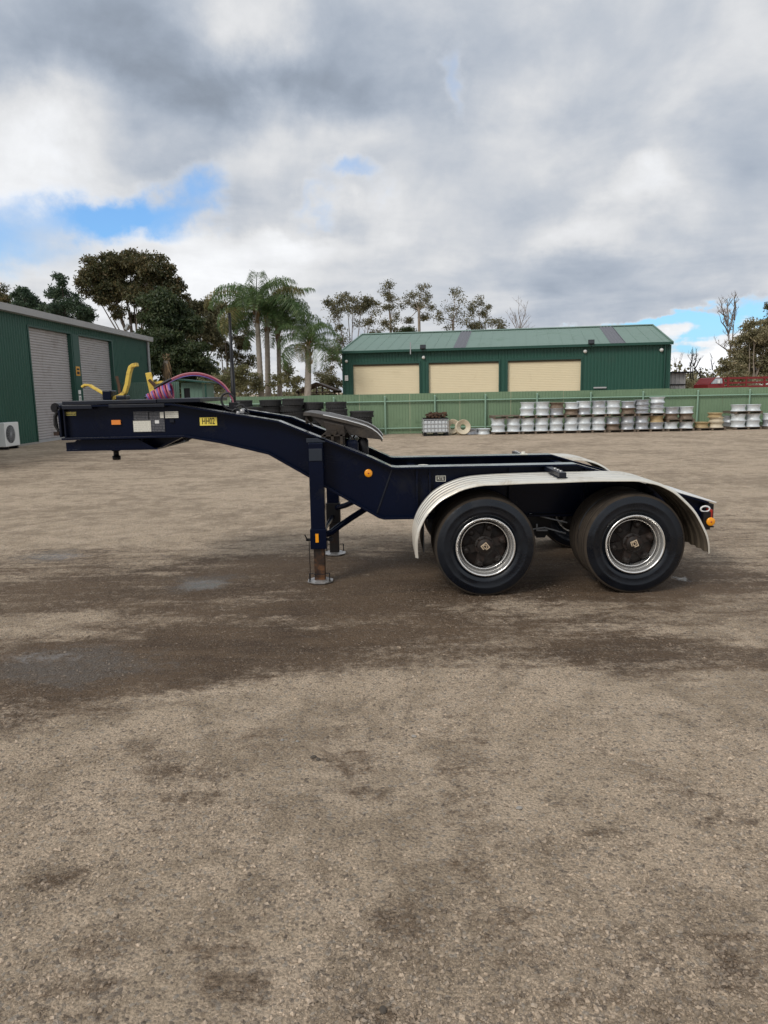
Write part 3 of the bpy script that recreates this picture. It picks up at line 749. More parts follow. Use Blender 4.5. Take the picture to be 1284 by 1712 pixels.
# ------------------------------------------------------------------ yard fence
def fence():
    Y = 30.2; TOP = 1.62
    f_ = thing('fence', 'light green corrugated steel fence along the back of the yard', 'fence', (4, Y, 0))
    post_px = [303, 388, 474, 559, 644, 727, 811, 897, 986, 1073, 1164, 1250]
    xs = [at(p, 690, Y).x for p in post_px]
    xs = xs + [xs[-1] + 2.13 * k for k in range(1, 13)]
    for i in range(len(xs) - 1):
        a, b = xs[i], xs[i + 1]
        for k in range(2):
            u0, u1 = a + (b - a) * k / 2, a + (b - a) * (k + 1) / 2
            mb = MB(); dz = random.uniform(-.012, .012)
            corr(mb, u0, Y + random.uniform(-.006, .006), u1 - .006, Y + random.uniform(-.006, .006), .02, TOP + dz, .118, .011); mb.build('fence_panel', 'fence', f_)
        for z in (.24, 1.32):
            mb = MB(); mb.tube([(a + .03, Y - .075, z), (b - .03, Y - .075, z)], .028, 8); mb.build('rail', 'fencepost', f_)
    for a in xs:
        mb = MB(); mb.tube([(a, Y - .09, 0), (a, Y - .09, 1.50)], .036, 8); mb.lathe([(.042, 0), (.035, .03), (0, .045)], 8, Matrix.Translation((a, Y - .09, 1.50))); mb.build('post', 'fencepost', f_)


fence()

# ------------------------------------------------------------------ wheel rims, pallets, tank, tyres by the fence
def rim_mesh(kind):
    mb = MB()
    if kind == 'wide':
        pr = [(.285, 0), (.288, .012), (.268, .022), (.258, .05), (.243, .085), (.243, .16), (.258, .21), (.268, .262), (.288, .282), (.288, .295), (.272, .297), (.25, .26), (.212, .19), (.205, .17), (.11, .165), (.11, .15), (.21, .14), (.215, .08), (.262, .0)]
    elif kind == 'slim':
        pr = [(.285, 0), (.29, .015), (.27, .03), (.24, .055), (.24, .13), (.262, .17), (.29, .185), (.29, .20), (.27, .2), (.235, .16), (.11, .155), (.11, .13), (.23, .12), (.262, 0)]
    else:
        pr = [(.285, 0), (.29, .014), (.268, .026), (.262, .06), (.235, .10), (.235, .17), (.262, .20), (.282, .23), (.29, .24), (.29, .255), (.27, .255), (.24, .2), (.11, .19), (.11, .17), (.225, .16), (.23, .09), (.262, 0)]
    pr = [(a_, b_ * .85) for a_, b_ in pr]; mb.lathe(pr, 24, closed=True)
    for k in range(10):
        a = k * math.pi / 5; mb.box(-.014, .014, -.014, .014, .14, .165, 0, Matrix.Rotation(a, 4, 'Z') @ Matrix.Translation((.155, 0, 0)))
    return mb


RIMH = dict(wide=.253, slim=.171, mid=.218)
RIMPROTO = {}


def rim(loc, kind, m, label, tilt=None):
    key = (kind, m)
    if key not in RIMPROTO:
        o = rim_mesh(kind).build('wheel_rim', m); RIMPROTO[key] = o
        tag(o, label, 'wheel rim', 'steel wheel rims stacked along the fence')
    else:
        o = RIMPROTO[key].copy(); COL.objects.link(o); o['label'] = label
    o.location = loc; o.rotation_euler = tilt or (random.uniform(-.02, .02), random.uniform(-.02, .02), random.uniform(0, 6)); o.location.x += random.uniform(-.015, .015)
    return o


PALPROTO = []


def pallet(x, y, z, label, w_=1.06):
    if not PALPROTO:
        p = thing('pallet', label, 'pallet', (0, 0, 0), 'wooden pallets under the rims')
        for yy in (-.53, 0, .53):
            mb = MB(); mb.box(yy - .04, yy + .04, -.56, .56, .016, .10); mb.build('bearer', 'wood', p)
        mb = MB()
        for k in range(7): mb.box(-.58, .58, -.57 + k * .17, -.57 + k * .17 + .12, .10, .118)
        for k in (0, 3, 6): mb.box(-.58, .58, -.57 + k * .17, -.57 + k * .17 + .12, 0, .016)
        tag(mb.build('boards', 'wood', p), kind='stuff')
        p.location = (x, y, z); PALPROTO.append(p); p.scale = (w_ / 1.16, 1, .86); return p
    p = dup(PALPROTO[0], (x, y, z), random.uniform(-.02, .02), label); p.scale = (w_ / 1.16, 1, .86)
    return p


COLN = dict(rimwhite='white', rimsilver='silver grey', rimrust='rust brown', rimtan='tan', rimcream='cream')
W_, S_, R_, T_, C_ = 'rimwhite', 'rimsilver', 'rimrust', 'rimtan', 'rimcream'
# each stack: left and right pixel, where it stands, layers of (left column, right column); None is a pallet between layers
stacks = [
    (821, 866, 'first rim pallet', [([W_, W_], [W_, W_]), None]),
    (868, 914, 'second rim pallet', [([W_, W_], [W_, W_]), None, ([W_, W_], [W_, W_])]),
    (917, 961, 'third rim pallet', [([W_, W_], [W_, W_]), None, ([S_, R_], [R_, W_])]),
    (962, 1007, 'fourth rim pallet', [([W_, W_], [W_, W_]), None, ([S_, W_], [W_, S_])]),
    (1009, 1056, 'fifth rim pallet', [([R_, S_], [S_, S_]), None, ([W_, W_], [R_, S_])]),
    (1057, 1103, 'tallest rim pallet', [([S_, S_], [S_, T_]), None, ([S_, S_, S_], [W_, S_, W_])]),
    (1106, 1152, 'dark rim pallet', [([W_], [W_]), None, ([R_, S_], [R_, W_])]),
    (1213, 1266, 'pallet nearest the right edge post', [([W_, W_], [W_, W_]), None, ([W_], [W_])]),
    (1269, 1315, 'pallet cut by the right edge', [([S_, W_], [W_, W_])]),
]
POSW = {0: 'bottom', 1: 'second', 2: 'third', 3: 'fourth', 4: 'fifth'}
for (xl, xr, where, lay) in stacks:
    Y = 29.15 if xl < 1200 else 29.35
    xa, xb = at(xl, 715, Y).x, at(xr, 715, Y).x; cx = (xa + xb) / 2
    z = .0; pallet(cx, Y, z, 'weathered wooden pallet on the ground carrying the ' + where.replace('pallet', 'stack')); z = .102; count = [0, 0]
    for L in lay:
        if L is None:
            pallet(cx, Y, z, 'weathered wooden pallet lying midway up the ' + where.replace('pallet', 'stack')); z += .102; continue
        zt = z
        for ci, colm in enumerate(L):
            zz = z
            for cc in colm:
                kind = 'mid' if len(colm) == 3 else ('wide' if cc != R_ else 'mid')
                if len(colm) == 3: kind = 'slim' if cc == S_ else 'mid'
                # a front rim, and one behind it on the same pallet
                rim((cx + (-.288 if ci == 0 else .288), Y - .27, zz), kind, cc, f"{COLN[cc]} rim, {POSW[count[ci]]} up the {'left' if ci == 0 else 'right'} column on the {where}")
                zz += RIMH[kind]; count[ci] += 1
            zt = max(zt, zz)
        z = zt
# loose rims
Y = 29.2
rim((at(788, 721, Y).x, Y, 0), 'mid', S_, 'silver grey rim lying flat beside the cream rims')
rim((at(808, 721, Y).x, Y, 0), 'mid', W_, 'white rim lying flat just left of the first rim pallet')
c1 = at(760, 716, 29.0); c2 = at(773, 715, 28.75)
rim((c1.x - .02, 29.15, .29), 'mid', C_, 'cream rim leaning at the back beside the white tank', (math.radians(78), 0, math.radians(-25)))
rim((c2.x, 28.8, .29), 'mid', C_, 'cream rim standing on edge in front by the white tank', (math.radians(80), 0, math.radians(8)))
xx = at(1181, 714, 29.2).x
pallet(xx, 29.2, 0, 'low wooden pallet standing alone under the fence post')
rim((xx - .30, 29.0, .102), 'mid', T_, 'tan rim alone on the left of the low pallet'); rim((xx + .28, 29.0, .102), 'mid', C_, 'bottom cream rim on the right of the low pallet')
rim((xx + .27, 29.0, .321), 'slim', C_, 'thin cream rim stacked second on the low pallet'); rim((xx + .22, 29.0, .493), 'slim', T_, 'tan rim on top of the low pallet stack')
xx = at(1217, 700, 29.9).x
for k in range(2): rim((xx, 29.75, k * .254), 'wide', S_, ('bottom' if k == 0 else 'upper') + ' silver rim tucked behind the pallet by the right edge')


def ibc():
    Y = 29.1; xa, xb = at(707, 715, Y).x, at(748, 715, Y).x; cx = (xa + xb) / 2; hw = (xb - xa) / 2
    t = thing('liquid_tank', 'caged white plastic tank cut low against the green fence', 'tank', (cx, Y, 0))
    mb = MB(); mb.box(cx - hw + .03, cx + hw - .03, Y - .47, Y + .47, .12, .60); mb.build('bottle', 'tank', t, bevel=.04)
    mb = MB()
    for k in range(8):
        x = cx - hw + k * 2 * hw / 7
        for y in (Y - .5, Y + .5): mb.tube([(x, y, .12), (x, y, .64)], .011, 5)
    for z in (.16, .31, .47, .63):
        for y in (Y - .5, Y + .5): mb.tube([(cx - hw, y, z), (cx + hw, y, z)], .012, 5)
        for x in (cx - hw, cx + hw): mb.tube([(x, Y - .5, z), (x, Y + .5, z)], .012, 5)
    mb.build('cage', 'gutter', t)
    mb = MB(); mb.box(cx - hw, cx + hw, Y - .5, Y + .5, .0, .025)
    for x in (cx - hw, cx - .06, cx + hw - .12): mb.box(x, x + .12, Y - .5, Y + .5, .025, .115)
    mb.build('base', 'black', t)
    mb = MB(); mb.box(cx - hw, cx + hw, Y - .5, Y + .5, .64, .675); mb.build('top_tray', 'black', t)
    mb = MB(); random.seed(9)
    for k in range(46):
        a = random.uniform(-.1, hw); T = Matrix.Translation((cx + .06 + random.uniform(-.32, .36), Y + random.uniform(-.4, .3), .70 + random.uniform(0, .16))) @ Matrix.Rotation(random.uniform(0, 3), 4, 'Z') @ Matrix.Rotation(random.uniform(-.6, .6), 4, 'X')
        l = random.uniform(.06, .16); mb.box(-l, l, -.04, .04, -.025, .03, 0, T)
    tag(mb.build('scrap_metal', 'rusty'), 'heap of rusty scrap metal on top of the white tank', 'scrap heap')


ibc()


def tyre_mb(R, w, prof='road', n=48, r_in=.25):
    """lathe about z, centred; 0 sidewall, 1 tread"""
    h = w / 2
    side = [(r_in, -h * .62), (r_in + .012, -h * .80), (r_in + .05, -h * .92), (r_in + .06, -h * .935), (r_in + .066, -h * .92), (r_in + (R - r_in) * .55, -h * 1.0), (r_in + (R - r_in) * .60, -h * 1.012), (r_in + (R - r_in) * .63, -h * .995), (R - .045, -h * .95), (R - .022, -h * .90)]
    tread = [(R - .006, -h * .82)]
    for k, c in enumerate((-.55, -.18, .18, .55)):
        tread += [(R - .002 + .003 * (1 - abs(c)), h * (c - .05)), (R - .012, h * (c - .035)), (R - .012, h * (c + .035)), (R - .002 + .003 * (1 - abs(c)), h * (c + .05))]
    tread += [(R - .006, h * .82)]
    pr = side + tread + [(r, -z) for r, z in reversed(side)]
    mis = [0] * (len(side) - 1) + [1] * (len(tread) + 1) + [0] * (len(side) - 1) + [0]
    mb = MB(); mb.lathe(pr, n, mis=mis, closed=True)
    return mb


def tyre_stacks():
    random.seed(21)
    mb = tyre_mb(.42, .24, n=28, r_in=.24)
    for k in range(28):           # tread blocks give the edge its notches
        a = k * 2 * math.pi / 28
        for s_ in (-1, 1):
            mb.box(.415, .432, -.03, .03, min(s_ * .06, s_ * .115), max(s_ * .06, s_ * .115), 1, Matrix.Rotation(a + s_ * .05, 4, 'Z'))
    proto = tag(mb.build('tyre', ['oldrubber', 'oldrubber']), 'x', 'tyre', 'old tyres stacked against the fence')
    first = True
    data = [(404, 6, 29.0, 'furthest left, behind the air hoses'), (424, 5, 28.4, 'low stack right of the air hoses'), (455, 6, 29.2, 'left of the fence post'), (489, 6, 28.9, 'tallest stack right of the fence post'),
            (522, 5, 29.2, 'middle stack behind the fifth wheel plate'), (561, 5, 28.9, 'stack with a chunky tyre on top'), (604, 4, 29.1, 'shortest stack nearest the open fence')]
    H = .248
    names = ['bottom', 'second', 'third', 'fourth', 'fifth', 'sixth']
    for (px, n, Y, where) in data:
        x = at(px, 700, Y).x
        if px == 489: H2 = .255
        elif px in (522, 561): H2 = .275
        else: H2 = .25
        for k in range(n):
            o = proto if first else proto.copy()
            if not first: COL.objects.link(o)
            first = False
            sc = random.uniform(.94, 1.02) * (1.0 if px != 604 else 1.08)
            o.location = (x + random.uniform(-.05, .05), Y + random.uniform(-.04, .04), H2 / 2 + k * H2); o.scale = (sc, sc, H2 / .248)
            o.rotation_euler = (random.uniform(-.01, .01), random.uniform(-.01, .01), random.uniform(0, 6))
            o['label'] = f"worn black truck tyre, {'topmost' if k == n - 1 else names[k]} of its stack, {where}"


tyre_stacks()
# ------------------------------------------------------------------ the dolly trailer
YC = 7.30
TR = thing('dolly_trailer', 'dark navy gooseneck dolly trailer with two axles standing on its landing legs', 'trailer', (.4, YC, 0))


def both(f):
    for mir in (False, True): f((lambda y: 2 * YC - y) if mir else (lambda y: y))


def mbox(mb, X0, X1, y0, y1, z0, z1, my, mi=0):
    a, b = my(y0), my(y1); mb.box(X0, X1, min(a, b), max(a, b), z0, z1, mi)


TOP = [(-2.9, 1.66), (-1.89, 1.66), (-1.81, 1.645), (-1.46, 1.58), (-1.13, 1.522), (-.94, 1.487), (-.76, 1.41), (-.54, 1.32), (-.11, 1.14), (.07, 1.052), (.12, 1.045), (1.76, 1.045), (2.98, .675)]
BOT = [(-2.9, 1.385), (-1.79, 1.39), (-1.47, 1.33), (-1.04, 1.22), (-.69, 1.01), (-.53, .905), (-.05, .615), (.0, .60), (2.35, .60), (2.98, .50)]


def rail_z(L, x):
    for (x0, z0), (x1, z1) in zip(L, L[1:]):
        if x0 <= x <= x1: return z0 + (z1 - z0) * (x - x0) / (x1 - x0)


def make_rail(my):
    mb = MB(); a, b = sorted((my(6.78), my(6.80)))
    for x0, x1 in zip(sorted({p[0] for p in TOP + BOT}), sorted({p[0] for p in TOP + BOT})[1:]):
        p = [(x0, rail_z(BOT, x0)), (x1, rail_z(BOT, x1)), (x1, rail_z(TOP, x1)), (x0, rail_z(TOP, x0))]
        mb.add([(x, y, z) for y in (a, b) for x, z in p], [(0, 1, 2, 3), (7, 6, 5, 4)])
    rl = mb.build('chassis_rail', 'navy', TR, merge=True)
    c, d_ = sorted((my(6.70), my(6.88)))
    mb = MB(); mb.strip(TOP, c, d_, .016, 0, 1); mb.build('top_flange', ['navy', 'navy_sheen'], rl)
    mb = MB(); mb.strip([(x, z - .020) for x, z in BOT], c, d_, .020); mb.build('bottom_flange', 'navy', rl, bevel=.003)
    for x in (-2.88, .30, .42, 1.15, 1.85, 2.4):
        mb = MB(); z0, z1 = rail_z(BOT, x) + .003, rail_z(TOP, x) - .003; mbox(mb, x, x + .014, 6.735, 6.779, z0, z1, my); mb.build('stiffener', 'navy', rl)
    mb = MB(); mb.strip([(-.06, .63), (.085, 1.03)], min(my(6.772), my(6.779)), max(my(6.772), my(6.779)), .012); mb.build('weld_seam', 'greydeck', rl)
    return rl


both(make_rail)
for x, zz0, zz1 in ((-2.9, 1.40, 1.655), (-2.3, 1.42, 1.65), (-1.5, 1.36, 1.56), (-.45, 1.0, 1.22), (.25, .66, 1.0), (1.0, .70, .98), (1.75, .66, 1.0), (2.4, .62, .82)):
    mb = MB(); mb.box(x, x + .07, 6.802, 7.798, zz0, zz1); mb.build('cross_member', 'navy', TR)
# neck deck
mb = MB(); mb.box(-2.865, -2.02, 6.70, 7.90, 1.681, 1.713); mb.build('deck_plate', 'greydeck', TR, bevel=.004)
mb = MB(); mb.box(-2.015, -1.63, 6.70, 7.90, 1.683, 1.718); mb.build('deck_plate', 'greydeck', TR, bevel=.004)
mb = MB(); mb.box(-2.87, -2.6, 6.695, 6.722, 1.64, 1.676); mb.box(-2.45, -1.95, 6.695, 6.722, 1.645, 1.676); mb.build('deck_edge', 'greydeck', TR, bevel=.004)
mb = MB(); mb.tube([(-2.945, 6.74, 1.655), (-2.945, 7.86, 1.655)], .044, 20); mb.tube([(-2.945, 6.725, 1.655), (-2.945, 6.745, 1.655)], .022, 12); mb.build('front_roller', 'black', TR)
mb = MB(); mb.box(-2.925, -2.905, 6.73, 7.87, 1.39, 1.64); mb.build('front_plate', 'navy', TR, bevel=.004)
mb = MB(); mb.tube([(-2.93, 6.76, 1.64), (-2.965, 6.755, 1.58), (-2.97, 6.755, 1.50), (-2.945, 6.76, 1.45)], .013, 8); mb.tube([(-2.945, 6.80, 1.64), (-2.975, 6.80, 1.56), (-2.965, 6.80, 1.44), (-2.95, 6.80, 1.41)], .010, 8); mb.build('front_cable', 'hoseblack', TR)
mb = MB(); mb.box(-2.985, -2.935, 6.745, 6.79, 1.405, 1.44); mb.build('cable_plug', 'hub', TR)
# coupling plate under the neck, with its kingpin
mb = MB(); mb.box(-2.88, -2.05, 6.74, 7.86, 1.262, 1.276); mb.build('skid_plate', 'navy', TR)
for y in (6.745, 7.845):
    mb = MB(); mb.prism([(-2.88, 1.277), (-2.08, 1.277), (-2.22, 1.358), (-2.78, 1.362), (-2.80, 1.345), (-2.88, 1.34)], y, y + .012); mb.build('skid_side', 'navy', TR)
mb = MB()
for y in (6.95, 7.15, 7.45, 7.65):
    mb.prism([(-2.06, 1.277), (-1.86, 1.362), (-2.6, 1.364), (-2.6, 1.277)], y, y + .012)
for y in (6.85, 7.75): mb.prism([(-2.06, 1.277), (-2.03, 1.277), (-1.84, 1.364), (-1.90, 1.364)], y - .03, y + .03)
for x in (-2.75, -2.45, -2.2): mb.box(x, x + .012, 6.758, 7.842, 1.277, 1.362)
mb.build('skid_rib', 'navy', TR)
mb = MB(); mb.lathe([(0, 0), (.037, 0), (.040, .008), (.040, .022), (.026, .026), (.026, .05), (.043, .054), (.043, .08), (0, .08)], 24, Matrix.Translation((-2.63, 7.30, 1.13)) @ Matrix.Scale(1.65, 4, (0, 0, 1))); kp_ = mb.build('kingpin', 'black', TR)


# flat things on the near web
def on_web(name, x0, y0, x1, y1, m, d_=.004, Y=6.778, parent=TR, label=None):
    a, b = at(x0, y1, Y), at(x1, y0, Y)
    mb = MB(); mb.box(a.x, b.x, Y - d_, Y - .0005, a.z, b.z); o = mb.build(name, m, parent)
    if label: o['label'] = label
    return o, (a.x + b.x) / 2, (a.z + b.z) / 2, b.x - a.x, b.z - a.z


o, x, z, w_, h_ = on_web('number_plate', 334, 697, 363, 712, 'platey', label='yellow plate reading HH02')
text('HH02', .080, 'plate_text', 'ink', o, Matrix.Translation((x, 6.7735, z)) @ FACE, xs=.60)
mb = MB()
for a, b, c, d_ in ((-.5, .5, .47, .5), (-.5, .5, -.5, -.47), (-.5, -.485, -.47, .47), (.485, .5, -.47, .47)): mb.box(x + a * w_, x + b * w_, 6.772, 6.7738, z + c * h_, z + d_ * h_)
mb.build('plate_border', 'ink', o)


def print_mat(name, base, ink, sx, sz, amt):
    m = bpy.data.materials.new(name); m.use_nodes = True; g = G(m.node_tree); b = m.node_tree.nodes['Principled BSDF']
    P = g.n('ShaderNodeNewGeometry').outputs['Position']; x_, y_, z_ = g.sep(P)
    row = g.m('PINGPONG', z_, sz); rowf = g.ss(row, sz * .45, sz * .6)
    wd = g.noise(g.comb(g.m('MULTIPLY', x_, sx), 0., g.m('FLOOR', g.m('DIVIDE', z_, sz * 2))), 1.0, 2, .6)
    f = g.m('MULTIPLY', rowf, g.ss(wd, .40, .52, 0, amt))
    g.put(b.inputs['Base Color'], g.mix(f, base, ink)); b.inputs['Roughness'].default_value = .4
    return m


MT['datasheet'] = print_mat('printed_white_label', (.76, .74, .64), (.40, .39, .34), 90, .009, .55)
MT['dataplate'] = print_mat('printed_dark_plate', (.018, .02, .03), (.22, .22, .23), 110, .007, .8)
MT['ylabel'] = print_mat('printed_yellow_label', (.72, .62, .16), (.03, .03, .02), 130, .011, .9)
on_web('label_strip', 108, 688, 127, 695, 'ylabel')
on_web('data_plate', 224, 688, 249, 702.5, 'dataplate'); on_web('data_plate', 250, 688, 274, 722, 'dataplate')
on_web('sticker', 224, 703, 252, 722, 'datasheet', .006, label='large cream sticker')
on_web('sticker', 276.5, 687.5, 298, 699, 'datasheet', .006); on_web('sticker', 259.5, 702.5, 266, 708, 'white', .006)
on_web('sticker', 268, 689, 273.5, 699, 'sticker', .006); on_web('sticker', 284.5, 701, 291, 706, 'greydeck', .012)
mbx = on_web('side_reflector', 187.5, 702, 202, 710, 'orange', .014, label='orange rectangular reflector on the neck')[0]
o, x, z, w_, h_ = on_web('maker_plate', 728.5, 795, 745, 805, 'sticker', .003, label='small dark plate with a pale outline and the letters RTE')
mb = MB(); mb.box(x - w_ / 2 + .006, x + w_ / 2 - .006, 6.7737, 6.7749, z - h_ / 2 + .006, z + h_ / 2 - .006); mb.build('plate_face', 'ink', o)
text('RTE', .042, 'plate_text', 'sticker', o, Matrix.Translation((x, 6.7738, z)) @ FACE, xs=.82)
for (px, py, Y, r_) in ((616, 791, 6.778, .034), (1188, 872, 6.60, .036)):
    c = at(px, py, Y); T = Matrix.Translation(c) @ FACE
    mb = MB(); mb.lathe([(r_ + .003, 0), (r_ + .003, .008), (r_ - .002, .012), (r_ * .3, .014), (.0, .014)], 24, T); o = mb.build('round_reflector', 'amber', TR)
    o['label'] = 'round amber reflector on the chassis rail' if px < 900 else 'round amber reflector at the tail'
    mb = MB(); mb.lathe([(.007, .013), (.006, .019), (0, .02)], 10, T); mb.build('screw', 'red', o)

# fifth wheel
prof = [(507, 689), (519, 689.5), (540, 693), (560, 697.5), (580, 702), (600, 707.5), (612, 711.5), (622, 716.5), (631, 723), (637, 729.5), (640, 734)]
fp = [at(x, y, 6.92) for x, y in prof]; FX = [p.x for p in fp]; FZ = [p.z for p in fp]


def plate():
    mb = MB(); n = len(FX); L = FX[-1] - FX[0]
    for sg in (1, -1):
        rows = []
        for i in range(n):
            s_ = (FX[i] - FX[0]) / L
            ou = .38 * min(1, .93 + s_ * .6) - max(0, s_ - .62) * .14
            inn = 0 if s_ < .42 else .035 + (s_ - .42) ** 1.3 * .34
            rows.append([YC + sg * (inn + (ou - inn) * k / 4) for k in range(5)])
        V = [(FX[i], rows[i][k], FZ[i]) for i in range(n) for k in range(5)] + [(FX[i] - .006, rows[i][k], FZ[i] - .035) for i in range(n) for k in range(5)]
        m = n * 5; F = []
        for i in range(n - 1):
            for k in range(4):
                a = i * 5 + k; F += [(a, a + 1, a + 6, a + 5), (m + a, m + a + 5, m + a + 6, m + a + 1)]
            F += [(i * 5, i * 5 + 5, m + i * 5 + 5, m + i * 5), (i * 5 + 4, m + i * 5 + 4, m + i * 5 + 9, i * 5 + 9)]
        for k in range(4): F += [(k, m + k, m + k + 1, k + 1), ((n - 1) * 5 + k, (n - 1) * 5 + k + 1, m + (n - 1) * 5 + k + 1, m + (n - 1) * 5 + k)]
        mb.add(V, F)
    return mb


fw = plate().build('fifth_wheel_plate', 'greasetop', TR, merge=True)
fw.modifiers.new('b', 'BEVEL').width = .004
mb = MB(); mb.box(FX[0] + .012, FX[0] + .03, 6.97, 7.63, FZ[0] - .11, FZ[0] - .03); mb.build('plate_skirt', 'cast', TR)
for my in ((lambda y: y), (lambda y: 2 * YC - y)):
    low = [(508, 704), (540, 714), (575, 722), (606, 731.5), (636, 735)]
    lp = [at(x, y, 6.94) for x, y in low]
    poly = [(x, z - .03) for x, z in zip(FX, FZ)][:-1] + [(p.x, p.z) for p in reversed(lp)]
    poly = [(x, z) for x, z in poly if x > FX[0] + .005]
    a, b = sorted((my(6.945), my(6.965)))
    mb = MB(); mb.prism(poly, a, b); mb.build('plate_skirt', 'grease', TR)
    mb = MB(); mb.tube([(FX[i], my(YC - (.38 * min(1, .93 + (FX[i] - FX[0]) / (FX[-1] - FX[0]) * .6) - max(0, (FX[i] - FX[0]) / (FX[-1] - FX[0]) - .62) * .14)), FZ[i] - .004) for i in range(2, len(FX))], .0055, 6); mb.build('worn_edge', 'alloy', TR)
    # pivot casting and its stand
    q = [at(x, y, 6.9) for x, y in ((541, 704), (575, 711), (577, 727), (571, 735), (545, 735), (539, 727), (546, 720))]
    a, b = sorted((my(6.86), my(7.02)))
    mb = MB(); mb.prism([(p.x, p.z) for p in q], a, b); c = at(558, 722, 6.86); mb.tube([(c.x, my(6.84), c.z), (c.x, my(7.06), c.z)], .028, 16); mb.build('pivot_casting', 'cast', TR, bevel=.008)
    q0, q1 = at(538, 727, 6.86), at(577, 743, 6.86)
    mb = MB(); z0 = rail_z(TOP, q0.x) + .02
    mb.prism([(q0.x, q0.z), (q0.x, z0), (q1.x, rail_z(TOP, q1.x) + .02), (q1.x, q0.z)], *sorted((my(6.84), my(6.855))))
    for x in (q0.x + .03, q0.x + .10, q1.x - .03): mbox(mb, x - .012, x + .012, 6.80, 6.839, rail_z(TOP, x) + .02, q0.z, my)
    mbox(mb, q0.x, q1.x, 6.80, 7.04, q0.z - .012, q0.z, my)
    mb.build('pivot_stand', 'cast', TR)
mb = MB(); a, b = at(577, 734, 6.95), at(600, 757, 6.95); mb.box(a.x, b.x, 6.88, 7.72, b.z - .05, a.z - .01); mb.build('spring_box', 'navy', TR, bevel=.03)
c0, c1 = at(607, 731, 7.05), at(607, 768, 7.05)
mb = MB(); mb.lathe([(0, c1.z), (.045, c1.z), (.05, c1.z + .01), (.05, c0.z - .03), (.038, c0.z - .01), (.038, c0.z + .03), (0, c0.z + .04)], 24, Matrix.Translation((c0.x, 7.05, 0))); mb.build('air_canister', 'black', TR)
for px0, py0, px1, py1, Y in ((577, 715, 590, 735, 6.95), (512, 700, 524, 713, 6.93), (585, 718, 604, 733, 7.2), (596, 722, 586, 740, 7.1)): mb = MB(); mb.tube([at(px0, py0, Y), at(px1, py1, Y)], .008, 6); mb.build('release_rod', 'grease', TR)

# landing legs
def leg(my, near):
    X = -.605 if near else -.545
    L = MB(); mbox(L, X - .066, X + .066, 6.645, 6.776, .50 if near else .56, 1.30, my); ob = L.build('landing_leg', 'navy', TR, bevel=.008)
    if not near: ob['label'] = 'landing leg on the far side'
    L = MB(); mbox(L, X - .06, X + .058, 6.638, 6.644, 1.14, 1.25, my); mbox(L, X - .085, X + .085, 6.70, 6.776, 1.301, 1.34, my); L.build('cap_plate', 'capplate', ob, bevel=.004)
    if near:
        L = MB(); mbox(L, X - .075, X + .075, 6.63, 6.785, .33, .515, my); L.build('sleeve', 'navy', ob, bevel=.006)
        L = MB(); mbox(L, X - .025, X + .003, 6.622, 6.6295, .395, .475, my); o = L.build('leg_reflector', 'orange', ob)
        o.data.materials[0] = MT['amber']
    else:
        L = MB(); mbox(L, X - .075, X + .075, 6.66, 6.80, .36, .58, my); L.build('gearbox', 'black', ob, bevel=.01)
    L = MB(); mbox(L, X - .05, X + .05, 6.66, 6.76, .02, .40, my); L.build('inner_leg', 'rust' if near else 'hub', ob, bevel=.006)
    L = MB(); T = Matrix.Translation((X, my(6.71), 0)); L.lathe([(0, .0), (.105, 0), (.125, .012), (.125, .02), (.085, .034), (0, .034)], 8, T @ Matrix.Rotation(math.pi / 8, 4, 'Z'), smooth=False); L.build('foot', 'galv', ob)
    L = MB()
    for sx in (-1, 1): L.tube([(X + sx * .055, my(6.64), .10), (X + sx * .092, my(6.64), .10), (X + sx * .092, my(6.64), .022)], .006, 6)
    L.tube([(X - .05, my(6.63), .095), (X + .05, my(6.63), .095)], .005, 6)
    L.build('foot_handle', 'black', ob)
    if near:
        L = MB(); L.tube([(X - .10, 6.70, .40), (X - .115, 6.68, .43), (X - .125, 6.66, .46)], .006, 6); L.tube([(X - .12, 6.71, .405), (X + .13, 6.71, .405)], .013, 8); L.box(X + .09, X + .125, 6.69, 6.73, .39, .425); L.build('locking_pin', 'black', ob)
        L = MB(); z = .40
        while z > .05: L.tube([(X - .088, 6.66, z), (X - .088, 6.66, z - .016)], .004, 5); L.tube([(X - .088, 6.655, z - .012), (X - .088, 6.665, z - .03)], .004, 5); z -= .024
        tag(L.build('chain', 'hub', ob), kind='stuff')


leg(lambda y: y, True); leg(lambda y: 2 * YC - y, False)
mb = MB(); mb.tube([(-.56, 6.74, .44), (-.50, 6.80, .45), (-.42, 6.95, .49), (-.30, 7.05, .555), (-.12, 7.08, .66)], [.030, .030, .030, .03, .03], 10); mb.build('leg_brace', 'navy', TR)
mb = MB(); mb.tube([(-.50, 7.80, .53), (-.40, 7.62, .58), (-.22, 7.45, .68)], .028, 10); mb.build('leg_brace', 'navy', TR)
mb = MB(); mb.tube([(-.60, 6.80, .43), (-.55, 7.80, .43)], .022, 10); mb.build('leg_cross_shaft', 'navy', TR)


# wheels
def wheel_parts(my, x, z, near):
    s_ = 1 if near else -1
    wh = bpy.data.objects.new('wheel', None); COL.objects.link(wh); wh.parent = TR; wh.location = Vector((x, my(6.24), z)) - TR.location
    R0 = Matrix.Translation((x, my(6.24), z)) @ Matrix.Rotation(s_ * math.pi / 2, 4, 'X')      # local z points out of the trailer
    return wh, R0


